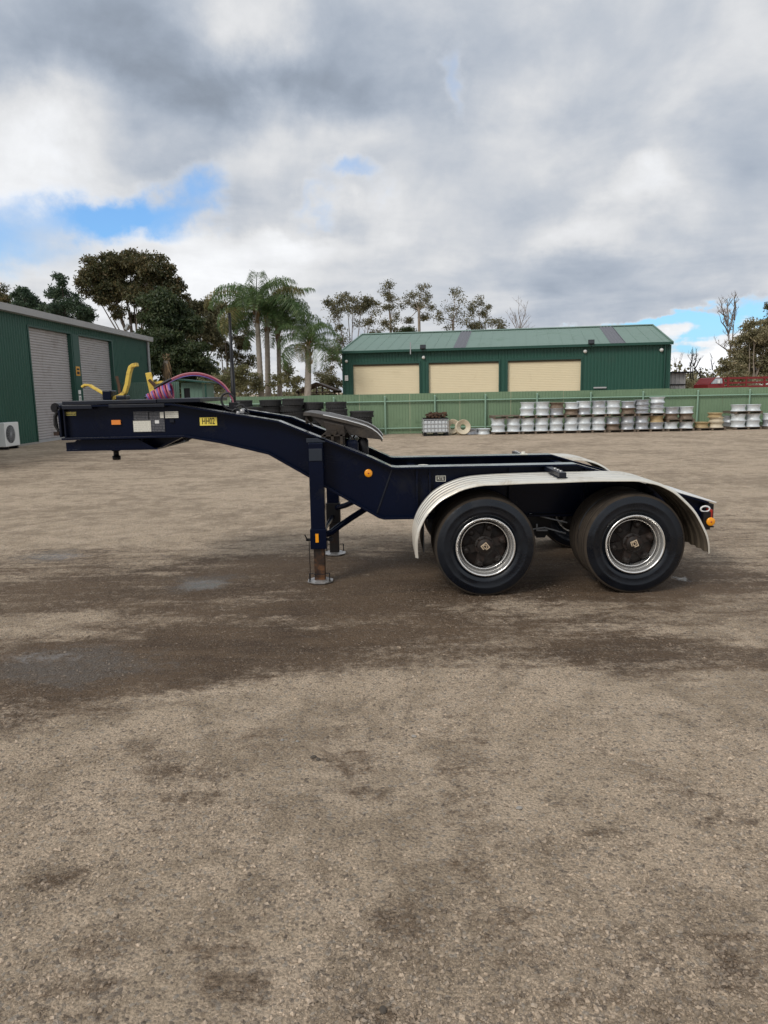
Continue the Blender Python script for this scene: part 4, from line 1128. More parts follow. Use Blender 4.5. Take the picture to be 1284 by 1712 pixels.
TYRE = {}
def make_wheel(my, x, z, near):
    wh, R0 = wheel_parts(my, x, z, near); spin = random.uniform(0, 6)
    for dzz in (0, -.30):
        if not TYRE:
            TYRE['t'] = tyre_mb(.432, .262, n=72, r_in=.245)
            m_ = TYRE['t'].build('tyre', ['rubber', 'tread'], None)
            TYRE['o'] = m_; o = m_
        else:
            o = TYRE['o'].copy(); COL.objects.link(o)
        o.parent = wh; o.matrix_local = Matrix.Translation(-Vector(R0.translation)) @ R0 @ Matrix.Translation((0, 0, dzz)) @ Matrix.Rotation(spin + dzz, 4, 'Z')
    mb = MB()          # rims: outer lip, drop well, both duals
    for dzz in (0, -.30):
        mb.lathe([(.252, .118), (.254, .126), (.248, .131), (.240, .128), (.236, .112), (.228, .098), (.224, .06), (.214, .045), (.205, .02), (.203, -.02), (.214, -.06), (.232, -.1), (.252, -.126), (.258, -.12), (.245, -.09), (.222, -.05), (.212, 0), (.232, .05), (.244, .09)], 56, R0 @ Matrix.Translation((0, 0, dzz)), closed=True)
    mb.lathe([(.200, .052), (.206, .060), (.203, .066), (.196, .056)], 56, R0, closed=True)
    mb.build('rim', 'alloy', wh)
    mb = MB()          # spider hub with six spokes
    mb.lathe([(.196, -.09), (.196, -.02), (.15, -.02), (.10, .0), (.085, .03), (.085, .055), (.08, .06), (.0, .06)], 36, R0)
    for k in range(6):
        a = k * math.pi / 3 + .26; S = R0 @ Matrix.Rotation(a, 4, 'Z')
        mb.box(.07, .185, -.034, .034, -.05, .028, 0, S)
        mb.lathe([(.030, .02), (.030, .038), (.021, .042), (.021, .056), (.012, .062), (0, .062)], 12, S @ Matrix.Translation((.158, 0, 0)))
    mb.build('hub', 'hub', wh)
    mb = MB(); mb.lathe([(.066, .06), (.066, .095), (.060, .104), (.0, .106)], 28, R0)
    for k in range(8): mb.lathe([(.008, .06), (.008, .068), (0, .069)], 6, R0 @ Matrix.Rotation(k * math.pi / 4, 4, 'Z') @ Matrix.Translation((.075, 0, 0)))
    mb.build('hub_cap', 'hub', wh)
    if near:           # the badge on the cap: a pale square stood on its corner round a dark D
        Tb = R0 @ Matrix.Translation((0, 0, .1065)) @ Matrix.Rotation(math.radians(38 if x < 1.5 else 22), 4, 'Z')
        mb = MB(); h = .029; q = .007
        for a, b, c, d_ in ((-h, h, h - q, h), (-h, -h + q, -h + .018, h - q), (h - q, h, -h, h - q), (-h + .02, h - q, -h, -h + q)): mb.box(a, b, c, d_, 0, .0035, 0, Tb)
        bd = mb.build('hub_badge', 'gold', wh)
        text('D', .052, 'badge_letter', 'gold', wh, Tb @ Matrix.Translation((0, 0, .002)), xs=.9)
    return wh


for near in (True, False):
    my = (lambda y: y) if near else (lambda y: 2 * YC - y)
    for x in (.853, 2.118): make_wheel(my, x, .43, near)
for x in (.853, 2.118):
    mb = MB(); mb.tube([(x, 6.30, .43), (x, 8.30, .43)], .06, 16); mb.lathe([(.0, -.07), (.19, -.07), (.2, 0), (.2, .12), (.0, .12)], 24, Matrix.Translation((x, 6.72, .43)) @ FACE); mb.lathe([(.0, -.07), (.19, -.07), (.2, 0), (.2, .12), (.0, .12)], 24, Matrix.Translation((x, 7.88, .43)) @ FACE); mb.build('axle', 'black', TR)
    for y in (6.98, 7.62):
        mb = MB()
        for k in range(5):
            w_ = .48 - k * .07; zt = .575 - k * .016
            mb.strip([(x - w_, zt + w_ * w_ * .22), (x - w_ / 2, zt + w_ * w_ * .055), (x, zt), (x + w_ / 2, zt + w_ * w_ * .055), (x + w_, zt + w_ * w_ * .22)], y - .04, y + .04, .014)
        mb.box(x - .06, x + .06, y - .05, y + .05, .36, .51); mb.build('leaf_spring', 'black', TR)
for y in (6.92, 7.58):
    mb = MB(); mb.prism([(1.36, .59), (1.62, .59), (1.57, .40), (1.53, .34), (1.45, .34), (1.41, .40)], y, y + .012); mb.prism([(1.36, .59), (1.62, .59), (1.57, .40), (1.53, .34), (1.45, .34), (1.41, .40)], y + .10, y + .112); mb.tube([(1.49, y - .01, .40), (1.49, y + .12, .40)], .035, 12); mb.build('spring_hanger', 'black', TR)
for x in (1.25, 1.78):
    mb = MB(); mb.lathe([(0, -.08), (.07, -.08), (.085, -.05), (.085, -.01), (.09, 0), (.085, .01), (.085, .06), (.06, .09), (0, .09)], 20, Matrix.Translation((x, 6.86, .50)) @ Matrix.Rotation(.35, 4, 'Y') @ Matrix.Rotation(math.pi / 2, 4, 'Y')); mb.build('brake_chamber', 'hub', TR)
mb = MB(); mb.tube([(1.10, 6.8, .50), (1.3, 6.78, .44), (1.5, 6.8, .46), (1.7, 6.8, .40)], .008, 6); mb.tube([(1.35, 6.76, .60), (1.55, 6.75, .55), (1.7, 6.76, .51)], .007, 6); mb.tube([(1.42, 6.77, .50), (1.42, 6.77, .44), (1.52, 6.77, .44)], .009, 6); mb.build('brake_hose', 'gutter', TR)
mb = MB(); mb.tube([(.42, 6.77, .98), (.425, 6.765, .86), (.44, 6.76, .78)], .009, 6); mb.lathe([(0, 0), (.022, 0), (.028, .03), (.028, .07), (.015, .09), (0, .09)], 12, Matrix.Translation((.44, 6.745, .70))); mb.box(.41, .47, 6.73, 6.776, .63, .70); mb.box(.40, .43, 6.74, 6.776, .54, .60); mb.build('air_fitting', 'black', TR)

# mudguards
GP = [(.272, .36), (.268, .44), (.272, .53), (.30, .63), (.36, .735), (.46, .84), (.59, .912), (.74, .958), (.94, .975), (1.28, .983), (1.73, .985), (2.06, .983), (2.2, .965), (2.33, .918), (2.46, .83), (2.59, .695), (2.68, .53), (2.71, .44), (2.72, .355)]


def spline(P, n):
    out = []
    for i in range(len(P) - 1):
        p0, p1, p2, p3 = P[max(0, i - 1)], P[i], P[i + 1], P[min(len(P) - 1, i + 2)]
        for k in range(n):
            t = k / n; out.append(tuple(.5 * (2 * p1[j] + (p2[j] - p0[j]) * t + (2 * p0[j] - 5 * p1[j] + 4 * p2[j] - p3[j]) * t * t + (3 * p1[j] - p0[j] - 3 * p2[j] + p3[j]) * t ** 3) for j in (0, 1)))
    return out + [P[-1]]


def guard(my):
    P = spline(GP, 4); n = len(P); acr = []
    ribs = 5; y0, y1 = 6.05, 6.70
    pw = (y1 - y0) / ribs
    for k in range(ribs):
        a = y0 + pw * k
        acr += [(a + (.0 if k else .016), 0.0), (a + (.006 if k else .022), .015), (a + pw * .55, .015), (a + pw * .55 + .012, 0.0)]
    acr = [(y0 - .002, -.003), (y0, .0)] + acr + [(y1, 0.0)]
    K = len(acr); V = []
    nr = []
    for i in range(n):
        a = P[max(0, i - 1)]; b = P[min(n - 1, i + 1)]; L = math.hypot(b[0] - a[0], b[1] - a[1]); nr.append((-(b[1] - a[1]) / L, (b[0] - a[0]) / L))
    wob = [.0022 * math.sin(i * .5) + .0012 * math.sin(i * 1.3) for i in range(n)]
    for off in (0, -.006):
        for i in range(n):
            for y, e in acr: V.append((P[i][0] + nr[i][0] * (e + off), my(y), P[i][1] + nr[i][1] * (e + off) + (wob[i] if y < 6.1 else 0)))
    m = n * K; F = []; MI = []
    for i in range(n - 1):
        for k in range(K - 1):
            a = i * K + k; F.append((a, a + 1, a + K + 1, a + K)); MI.append(0); F.append((m + a, m + a + K, m + a + K + 1, m + a + 1)); MI.append(1)
        F += [(i * K, i * K + K, m + i * K + K, m + i * K), (i * K + K - 1, m + i * K + K - 1, m + i * K + 2 * K - 1, i * K + 2 * K - 1)]; MI += [0, 0]
    for k in range(K - 1): F += [(k, m + k, m + k + 1, k + 1), ((n - 1) * K + k, (n - 1) * K + k + 1, m + (n - 1) * K + k + 1, m + (n - 1) * K + k)]; MI += [0, 0]
    mb = MB(); mb.add(V, F); mb.mi = MI
    return mb.build('mudguard', ['guard', 'guardin'], TR)


def guards(my):
    gd = guard(my)
    mb = MB(); mbox(mb, 1.475, 1.535, 6.16, 6.775, 1.005, 1.045, my); mbox(mb, 1.46, 1.55, 6.17, 6.5, .998, 1.004, my); bk = mb.build('guard_bracket', 'greydeck', gd, bevel=.003)
    mb = MB()
    for y in (6.24, 6.34, 6.45): mb.lathe([(.013, 0), (.013, .012), (0, .013)], 6, Matrix.Translation((1.505, my(y), 1.0455)))
    mb.build('bracket_bolt', 'galv', bk)
    mb = MB(); mb.tube([(.56, my(6.60), .86), (.60, my(6.78), .86)], .016, 8); mb.tube([(2.42, my(6.60), .80), (2.38, my(6.78), .78)], .016, 8); mb.build('guard_stay', 'black', gd)
    mb = MB(); mbox(mb, .325, .335, 6.10, 6.70, .40, .64, my); mb.build('mud_flap', 'hoseblack', gd)


both(guards)
# tail
mb = MB(); mb.strip([(2.74, .766), (2.88, .724), (3.07, .668)], 6.74, 7.86, .012); mb.build('tail_plate', 'white', TR, bevel=.003)  # white here paints in the sky reflected off the dark tail plate
mb = MB(); mb.box(2.95, 3.04, 6.72, 7.88, .50, .665); mb.build('tail_beam', 'black', TR, bevel=.004)
c = at(1179, 851, 6.66)
mb = MB(); mb.tube([(c.x + .042 * math.cos(a), 6.66, c.z + .026 * math.sin(a)) for a in [k * math.pi / 6 for k in range(13)]], .008, 8); mb.build('tow_ring', 'white', TR)
c0, c1 = at(1176, 856, 6.63), at(1187, 903, 6.63)
mb = MB(); mb.box(c0.x, c1.x - .01, 6.62, 6.66, c1.z + .1, c0.z); mb.box(c0.x - .005, c1.x + .02, 6.61, 6.65, at(1188, 880, 6.6).z - .012, at(1188, 880, 6.6).z); mb.build('lamp_bracket', 'black', TR)
mb = MB(); mb.box(c1.x - .008, c1.x + .012, 6.63, 6.72, c1.z + .12, c0.z + .02); mb.build('tail_lamp', 'red', TR, bevel=.004)
# small white balls of the far side seen inside the frame
mb = MB(); c = at(708, 783, 7.0); mb.lathe([(0, .05), (.05, .045), (.085, .02), (.09, 0), (.0, -.0)], 20, Matrix.Translation((c.x, 7.05, 1.0))); mb.tube([(c.x, 7.05, .7), (c.x, 7.05, 1.0)], .05, 12); mb.build('air_bag_top', 'sticker', TR)
mb = MB(); c = at(875, 764, 7.72); mb.box(c.x - .03, c.x + .04, 7.70, 7.76, 1.064, 1.075); mb.lathe([(.02, 0), (.02, .02), (0, .022)], 8, Matrix.Translation((c.x, 7.73, 1.075))); mb.build('rail_fitting', 'sticker', TR)

# hoses on the neck
random.seed(3)
def helix(c0, c1, r0, r1, turns, ph):
    pts = []; n = int(turns * 16); ax = (c1 - c0).normalized(); u = Vector((-.25, 1, .1)); u = (u - ax * u.dot(ax)).normalized(); v = ax.cross(u)
    for i in range(n + 1):
        t = i / n; a = 2 * math.pi * turns * t + ph; r = r0 + (r1 - r0) * min(1, t * 1.6)
        pts.append(c0.lerp(c1, t) + u * r * math.cos(a) + v * r * math.sin(a) - Vector((.35 * r * math.sin(a), 0, 0)) * 0)
    return pts


A0, A1 = at(247, 665, 7.05), at(288, 655, 7.05)
for m_, ph in (('hosered', 0), ('hoseblue', 1.6), ('hosepink', 3.2)):
    mb = MB(); mb.tube(helix(A0, A1, .026, .072, 4.2, ph), .0110, 6); o = mb.build('coiled_hose', m_, TR); o['label'] = {'hosered': 'red coiled air hose', 'hoseblue': 'blue coiled air hose', 'hosepink': 'pink coiled air hose'}[m_]
arch = [(266, 645), (284, 635), (305, 626), (329, 623.5), (352, 629), (371, 640), (383, 654), (389, 668), (391, 684)]
for k, (m_, r_) in enumerate((('hosepink', .0068), ('hosered', .0068), ('hoseblue', .0055))):
    P = spline([(x, y + k * 2.2) for x, y in arch], 4); mb = MB(); mb.tube([at(x, y, 7.05 + .03 * k) for x, y in P], r_, 8); o = mb.build('arched_hose', m_, TR)
mb = MB(); mb.tube([at(x, y, 7.03) for x, y in spline([(258, 650), (268, 643.5), (280, 637), (286, 634)], 4)], .013, 8); mb.build('hose_sleeve', 'hoseblack', TR)
mb = MB(); mb.tube([at(x, y, 7.0) for x, y in spline([(391, 664), (383, 657.5), (374, 659), (370, 667), (373, 677), (381, 684), (392, 686)], 5)], .010, 8); mb.build('looped_hose', 'hoseblack', TR)
mb = MB()
for L in ([(395, 680), (404, 677), (412, 684), (416, 691)], [(393, 684), (400, 690), (408, 689), (416, 694)], [(388, 688), (396, 683), (404, 690)]): mb.tube([at(x, y, 6.95) for x, y in spline(L, 4)], .008, 7)
mb.build('loose_hose', 'hoseblack', TR)
c = at(394, 690, 7.1)
mb = MB(); mb.box(c.x - .05, c.x + .035, 7.04, 7.16, 1.50, c.z + .10); mb.box(c.x + .0, c.x + .04, 7.0, 7.2, c.z + .02, c.z + .07); mb.tube([(c.x - .01, 7.1, c.z + .06), (c.x - .01, 7.1, at(392, 657, 7.1).z)], .02, 10); mb.build('hose_tower', 'black', TR, bevel=.006)
a, b = at(391, 672, 7.1), at(383.5, 523, 7.1)
mb = MB(); mb.tube([a, a.lerp(b, .45), a.lerp(b, .451), b], [.021, .018, .015, .013], 10); mb.build('hose_pole', 'black', TR)
mb = MB(); mb.lathe([(.011, 0), (.020, .006), (.022, .03), (.012, .038), (0, .038)], 12, Matrix.Translation(at(405, 691, 6.86))); mb.lathe([(.011, 0), (.016, .006), (.016, .02), (0, .026)], 12, Matrix.Translation(at(398, 692, 6.80))); mb.build('air_coupling', 'galv', TR)


# yellow bent arms standing on the far side of the neck deck
def bar(P, w_, t_, Y, n=2):
    mb = MB(); Q = [at(x, y, Y) for x, y in P]; V = []; F = []
    for i, p in enumerate(Q):
        a = Q[max(0, i - 1)]; b = Q[min(len(Q) - 1, i + 1)]; d_ = (b - a).normalized(); nn = Vector((-d_.z, 0, d_.x))
        V += [p + nn * w_ / 2 + Vector((0, -t_, 0)), p - nn * w_ / 2 + Vector((0, -t_, 0)), p - nn * w_ / 2 + Vector((0, t_, 0)), p + nn * w_ / 2 + Vector((0, t_, 0))]
    m = len(Q)
    for i in range(m - 1):
        for k in range(4): F.append((4 * i + k, 4 * i + (k + 1) % 4, 4 * i + 4 + (k + 1) % 4, 4 * i + 4 + k))
    F += [(0, 3, 2, 1), (4 * m - 4, 4 * m - 3, 4 * m - 2, 4 * m - 1)]
    return mb.add(V, F)


o = bar([(138, 647), (143, 643.5), (150, 644), (177, 660)], .022, .035, 7.5).build('bent_arm', 'yellow', TR, bevel=.004); o['label'] = 'low yellow bent arm'
o = bar([(188, 670), (193, 665), (203, 661.5), (209, 656), (213, 643), (216, 624), (219, 614), (223, 611), (230, 609.5)], .036, .035, 7.5).build('bent_arm', 'yellow', TR, bevel=.004); o['label'] = 'tall yellow bent arm'
o = bar([(248, 623), (257, 664)], .058, .012, 7.45).build('bent_arm', 'yellow', TR, bevel=.004); o['label'] = 'flat yellow upright beside the coiled hose'
bar([(250, 635), (262, 648)], .022, .03, 7.43).build('arm_stay', 'rusty', TR)
bar([(256, 644), (262, 640), (272, 638.5)], .022, .03, 7.5).build('arm_stay', 'yellow', TR)
bar([(195, 629), (199, 645), (201, 664)], .024, .012, 7.55).build('rusty_upright', 'rusty', TR)
a, b = at(175, 653, 7.5), at(191, 672, 7.5); mb = MB(); mb.box(a.x, b.x, 7.42, 7.6, 1.714, a.z); mb.build('arm_block', 'navy', TR, bevel=.01)
a, b = at(196, 661, 7.5), at(213, 672, 7.5); mb = MB(); mb.box(a.x, b.x, 7.45, 7.6, 1.714, a.z); mb.build('arm_block', 'greydeck', TR, bevel=.01)
a, b = at(243, 662, 7.45), at(262, 672, 7.45); mb = MB(); mb.box(a.x, b.x, 7.40, 7.55, 1.719, a.z); mb.build('arm_block', 'greydeck', TR, bevel=.01)


# ------------------------------------------------------------------ trees
def leaves(P, size, rng, droop=.3, asp=.42):
    """leaf shaped quads at points P"""
    N = len(P)
    d_ = rng.normal(size=(N, 3)); d_[:, 2] -= droop * 2.0; d_ /= np.linalg.norm(d_, axis=1)[:, None]
    r = rng.normal(size=(N, 3)); s_ = np.cross(d_, r); s_ /= np.linalg.norm(s_, axis=1)[:, None]
    L = size * (.6 + .8 * rng.random(N))[:, None]
    mid = P + d_ * L * .45; tip = P + d_ * L
    V = np.stack([P, mid + s_ * L * asp / 2, tip, mid - s_ * L * asp / 2], 1).reshape(-1, 3)
    return V, np.arange(N * 4).reshape(-1, 4)


def tree(name, label, base_px, Y, lobes, m, bark='bark', trunk_r=.18, leaf=.22, dens=900, seed=1, group=None, clump=.42, droop=.35, top=None, cat='tree', fork=.45, asp=.42, bare=0):
    """lobes: (px, py, rx px, ry px) measured at distance Y; each gets its own depth"""
    rng = np.random.default_rng(seed); rnd = random.Random(seed)
    b = at(base_px, 650, Y); base = Vector((b.x, Y, 0)); pm = Y / FPX
    t = thing(name, label, cat, base, group)
    cs = []
    for (px, py, rx, ry) in lobes:
        Yo = Y + rnd.uniform(-1, 1) * max(rx, 18) * pm * 1.0
        c = at(px, py, Yo); cs.append((c, rx * pm, max(rx * .85, ry * .8) * pm, ry * pm))
    zt = max(c.z for c, *_ in cs); zl = min(c.z for c, *_ in cs)
    fk = base + Vector((0, 0, max(.6, zl * fork)))
    fk.x += (np.mean([c.x for c, *_ in cs]) - base.x) * .3
    mb = MB(); P = []
    mb.tube([base - Vector((0, 0, .1)), base.lerp(fk, .5) + Vector((rnd.uniform(-.1, .1), 0, 0)), fk], [trunk_r * 1.25, trunk_r, trunk_r * .85], 8)
    for (c, rx, ry, rz) in cs:
        mid = fk.lerp(c, .55) + Vector((rnd.uniform(-.3, .3), rnd.uniform(-.3, .3), rnd.uniform(-.1, .4))) * max(.3, rx * .5)
        r1 = trunk_r * min(.62, .28 + rx * .12)
        mb.tube([fk, fk.lerp(mid, .5) + Vector((rnd.uniform(-.12, .12), rnd.uniform(-.12, .12), .05)), mid, c], [r1, r1 * .8, r1 * .62, r1 * .25], 6)
        n_cl = max(5, int(rx * rz * 7.5 / (clump * clump) * .62))
        for k in range(n_cl):
            q = rng.normal(size=3); q /= np.linalg.norm(q); q *= rng.random() ** (1 / 2.6)
            e = c + Vector((q[0] * rx, q[1] * ry, q[2] * rz))
            o_ = mid.lerp(c, rnd.uniform(.3, 1.0))
            if rnd.random() < .75: mb.tube([o_, o_.lerp(e, .55) + Vector((rnd.uniform(-.1, .1), rnd.uniform(-.1, .1), rnd.uniform(0, .15))), e], [r1 * .24, r1 * .17, r1 * .08], 4, cap=False)
            nl = int(1.45 * dens * clump * clump * rnd.uniform(.4, 1.3))
            if nl > 0:
                rr = clump * rnd.uniform(.55, 1.15)
                pts = rng.normal(size=(nl, 3)); pts /= np.maximum(.6, np.linalg.norm(pts, axis=1))[:, None]
                pts *= (rng.random((nl, 1)) ** .5) * rr * np.array([1.15, 1.0, .75]); P.append(pts + np.array(e))
    mb.build('trunk', bark, t)
    if P:
        P = np.concatenate(P); V, F = leaves(P, leaf * .72, rng, droop, asp)
        np_mesh('crown', V - np.array(base), F, LEAF[m], t)
    return t


TG = 'trees beyond the sheds and the fence'
# big gum behind the workshop
tree('gum_tree', 'big round crowned dark gum tree rising behind the workshop', 235, 58, [(165, 455, 34, 26), (180, 440, 28, 16), (215, 438, 34, 20), (250, 448, 34, 22), (280, 470, 28, 26), (205, 470, 34, 24), (190, 490, 30, 18), (245, 475, 30, 20), (290, 490, 20, 18), (265, 505, 30, 22), (150, 474, 22, 20), (172, 500, 20, 12), (228, 500, 24, 14), (238, 528, 26, 14), (200, 452, 30, 20), (196, 520, 16, 8)], 'gumred', 'barkgrey', .20, .30, 560, 11, TG, .55, fork=.5)
tree('gum_tree', 'dense dark evergreen tree in front of the big gum at the end of the workshop', 285, 52, [(270, 520, 34, 30), (300, 545, 34, 30), (255, 555, 26, 34), (285, 580, 46, 30), (320, 600, 34, 26), (262, 605, 30, 34), (300, 625, 46, 24), (340, 632, 26, 18), (275, 500, 18, 14)], 'dark', 'barkdark', .3, .30, 800, 12, TG, .62)
tree('pine_tree', 'dark blue green pine tree left of the big gum', 112, 56, [(104, 470, 9, 14), (100, 488, 20, 12), (112, 492, 18, 10), (92, 508, 16, 10), (122, 510, 18, 12), (105, 522, 30, 12), (135, 525, 22, 12), (150, 530, 12, 14), (118, 538, 30, 10)], 'pine', 'barkdark', .25, .26, 620, 13, TG, .42, droop=0)
tree('pine_tree', 'pointed green pine tree above the workshop roof, further left', 42, 58, [(41, 485, 9, 10), (38, 498, 16, 12), (52, 505, 14, 10), (60, 515, 14, 10), (40, 515, 18, 12), (72, 520, 14, 9)], 'pine', 'barkdark', .2, .26, 760, 14, TG, .42, droop=0)
tree('gum_tree', 'brownish gum treetop at the left edge of the photo', 4, 60, [(2, 490, 13, 12), (8, 502, 10, 10), (-12, 500, 14, 16)], 'gumred', 'barkdark', .2, .26, 700, 15, TG, .45)
tree('gum_tree', 'dark gum tree just right of the big gum, above the hut', 330, 60, [(325, 520, 26, 22), (345, 535, 24, 24), (335, 555, 28, 22), (312, 545, 22, 20), (352, 515, 14, 12), (362, 570, 18, 20)], 'gum', 'barkdark', .22, .28, 620, 16, TG, .52)
tree('gum_tree', 'thin bronze gum tree between the dark gums and the palms', 372, 62, [(365, 510, 16, 12), (385, 520, 20, 14), (400, 540, 18, 18), (375, 545, 14, 14), (405, 570, 16, 20), (380, 590, 18, 14), (410, 605, 16, 14)], 'gumred', 'barkgrey', .17, .27, 430, 17, TG, .5)
# behind the cream shed
tree('gum_tree', 'wide leafy gum tree just left of the cream shed roof', 590, 66, [(560, 510, 18, 14), (580, 500, 18, 12), (605, 505, 18, 14), (622, 522, 13, 18), (590, 518, 24, 12), (556, 525, 12, 12), (612, 540, 14, 10), (628, 556, 12, 8), (570, 560, 12, 16), (560, 595, 14, 22), (585, 600, 10, 14), (548, 630, 18, 18)], 'gum', 'barkgrey', .18, .24, 260, 18, TG, .56)
tree('gum_tree', 'slim tall gum tree first to rise above the shed roof', 655, 70, [(652, 476, 9, 7), (648, 492, 12, 8), (658, 500, 9, 10), (650, 512, 8, 8), (662, 530, 9, 10), (645, 540, 7, 8), (655, 548, 9, 8)], 'gum', 'bark', .13, .24, 210, 19, TG, .56, fork=1.05)
tree('gum_tree', 'open topped gum tree second above the shed roof', 702, 70, [(706, 482, 13, 9), (690, 494, 12, 8), (712, 497, 12, 10), (678, 507, 12, 8), (718, 512, 8, 8), (700, 512, 10, 6), (712, 530, 7, 6), (680, 535, 7, 6)], 'gum', 'bark', .14, .24, 235, 20, TG, .56, fork=1.1)
tree('shrub_tree', 'low dark bush peeping over the shed ridge', 680, 68, [(680, 552, 14, 8), (690, 556, 8, 6), (672, 558, 8, 5)], 'dark', 'barkdark', .1, .24, 700, 21, TG, .4)
tree('gum_tree', 'sparse twiggy gum tree near the first skylight', 758, 70, [(760, 487, 7, 6), (768, 500, 8, 10), (745, 520, 14, 12), (765, 522, 12, 14), (733, 530, 10, 12), (780, 540, 12, 12), (752, 545, 14, 9)], 'gum', 'barkgrey', .12, .24, 117, 22, TG, .56, fork=1.05)
tree('gum_tree', 'leafy gum tree right of the first skylight', 808, 70, [(800, 506, 12, 9), (790, 520, 9, 10), (812, 518, 13, 10), (826, 534, 12, 9), (806, 540, 16, 9), (838, 546, 9, 6), (790, 546, 10, 6)], 'gum', 'barkgrey', .15, .24, 248, 23, TG, .56)


def bare_tree(label, px, Y, top_px, stems, seed, r=.10, name='bare_tree', m='barkgrey', tw=6):
    rnd = random.Random(seed); b = at(px, 650, Y); base = Vector((b.x, Y, 0)); t = thing(name, label, 'tree', base, TG)
    mb = MB()
    for (x0, y0, x1, y1) in stems:
        a = at(x0, y0, Y); e = at(x1, y1, Y + rnd.uniform(-1.2, 1.2)); L = (e - a).length
        m1 = a.lerp(e, .35) + Vector((rnd.uniform(-.05, .05), rnd.uniform(-.05, .05), 0)) * L; m2 = a.lerp(e, .7) + Vector((rnd.uniform(-.05, .05), rnd.uniform(-.05, .05), 0)) * L
        rr = r * .72 * min(1, .35 + L * .11)
        mb.tube([a, m1, m2, e], [rr, rr * .75, rr * .5, rr * .15], 6)
        for k in range(tw):
            tt = rnd.uniform(.25, .97); s0 = a.lerp(e, tt); l = L * rnd.uniform(.14, .38)
            s1 = s0 + Vector((rnd.uniform(-.7, .7), rnd.uniform(-.5, .5), rnd.uniform(.4, 1))).normalized() * l
            mb.tube([s0, s0.lerp(s1, .5) + Vector((rnd.uniform(-.1, .1), 0, .05)) * l, s1], [rr * .32, rr * .24, rr * .1], 4, cap=False)
            for q in range(4):
                s2 = s0.lerp(s1, rnd.uniform(.4, .9)); mb.tube([s2, s2 + Vector((rnd.uniform(-.6, .6), rnd.uniform(-.4, .4), rnd.uniform(.3, 1))) * l * .5], [rr * .2, rr * .08], 3, cap=False)
    mb.build('branches', m, t)
    return t


bare_tree('pale bare twiggy tree above the shed ridge', 868, 72, 0, [(868, 660, 868, 540), (868, 560, 856, 520), (868, 556, 868, 506), (869, 556, 880, 512), (868, 550, 862, 526), (869, 552, 886, 530), (867, 556, 850, 528)], 30, .10, tw=8)
bare_tree('tall leafless tree standing on the right beyond the red truck', 1219, 58, 0, [(1219, 660, 1220, 600), (1220, 602, 1216, 540), (1216, 545, 1205, 506), (1216, 545, 1216, 498), (1217, 560, 1226, 520), (1226, 522, 1229, 492), (1220, 590, 1228, 530), (1219, 588, 1196, 572), (1215, 530, 1200, 520), (1217, 556, 1204, 530), (1228, 535, 1230, 505)], 31, .15, tw=8)
bare_tree('thin pale sapling beside the grey lean-to', 1132, 52, 0, [(1133, 660, 1132, 620), (1132, 622, 1126, 594), (1132, 620, 1138, 594), (1137, 605, 1142, 590)], 32, .05, tw=4)
bare_tree('charred branching trunk beyond the fence', 1159, 50, 0, [(1160, 660, 1159, 604), (1157, 640, 1153, 605), (1154, 612, 1158, 580), (1160, 612, 1164, 585), (1161, 618, 1173, 596), (1160, 615, 1180, 640)], 33, .14, m='burnt', tw=4)
bare_tree('short charred stump leaning beside the branching trunk', 1168, 50, 0, [(1168, 660, 1171, 613), (1170, 625, 1174, 612)], 34, .11, m='burnt', tw=2)
bare_tree('charred pole trunk behind the red truck cab', 1190, 52, 0, [(1191, 660, 1191, 613), (1191, 618, 1189, 596)], 35, .12, m='burnt', tw=3)
tree('gum_tree', 'bushy pale green gum tree at the right edge behind the red truck', 1258, 56, [(1262, 556, 22, 16), (1245, 575, 22, 18), (1275, 575, 24, 24), (1285, 545, 18, 16), (1240, 600, 26, 20), (1265, 605, 30, 24), (1228, 622, 20, 14), (1215, 612, 12, 14), (1250, 632, 34, 12), (1290, 610, 24, 26), (1252, 545, 10, 8)], 'wattle', 'bark', .18, .26, 520, 36, TG, .48, fork=.35)
tree('gum_tree', 'leafy branch tips of a tree entering at the right edge, high up', 1300, 57, [(1288, 515, 8, 8), (1302, 530, 16, 14), (1310, 560, 18, 18)], 'gum', 'bark', .16, .25, 420, 37, TG, .45)
# shrubs behind the fence
for k, (bx, lob, lab) in enumerate(((360, [(352, 640, 20, 14), (366, 636, 14, 12), (345, 650, 20, 8)], 'yellowish shrub behind the fence beside the hut'), (400, [(392, 632, 18, 18), (408, 636, 16, 20), (400, 618, 14, 10), (422, 640, 14, 16)], 'olive shrub behind the fence by the hose pole'), (480, [(478, 625, 12, 18), (490, 640, 14, 14), (458, 640, 12, 12)], 'grey green shrub between the palm trunks'), (560, [(556, 640, 18, 14), (540, 636, 12, 12)], 'shrub beside the brown carport'))):
    tree('shrub', lab, bx, 44 + k if k < 3 else 57, lob, 'olive' if k < 3 else 'gum', 'bark', .06, .20, 620, 40 + k, 'shrubs beyond the fence', .36, cat='shrub', droop=.0)
tree('shrub', 'dry brown scrub beyond the fence at the foot of the charred trunks', 1160, 49, [(1152, 640, 14, 8), (1168, 643, 16, 7), (1180, 644, 10, 5)], 'wattle', 'bark', .06, .18, 420, 47, 'shrubs beyond the fence', .34, cat='shrub', droop=0)
# far tree line seen under the crowns
rng = np.random.default_rng(77); P = []
for k in range(900):
    x = rng.uniform(-130, 170); y = rng.uniform(92, 112); h = 2.2 + 1.2 * math.sin(x * .21) + .9 * math.sin(x * .57 + 1) + rng.uniform(-.4, .4)
    n = 60; P.append(np.stack([x + rng.normal(size=n) * 1.0, y + rng.normal(size=n) * 1.0, np.abs(rng.random(n)) * h * 1.25], 1))
P = np.concatenate(P); V, F = leaves(P, .6, rng, .1, .6); o = np_mesh('far_tree_line', V, F, LEAF['gum']); tag(o, 'low hazy line of trees far behind the yard', 'tree line', kind='stuff')

# palms
FR = []


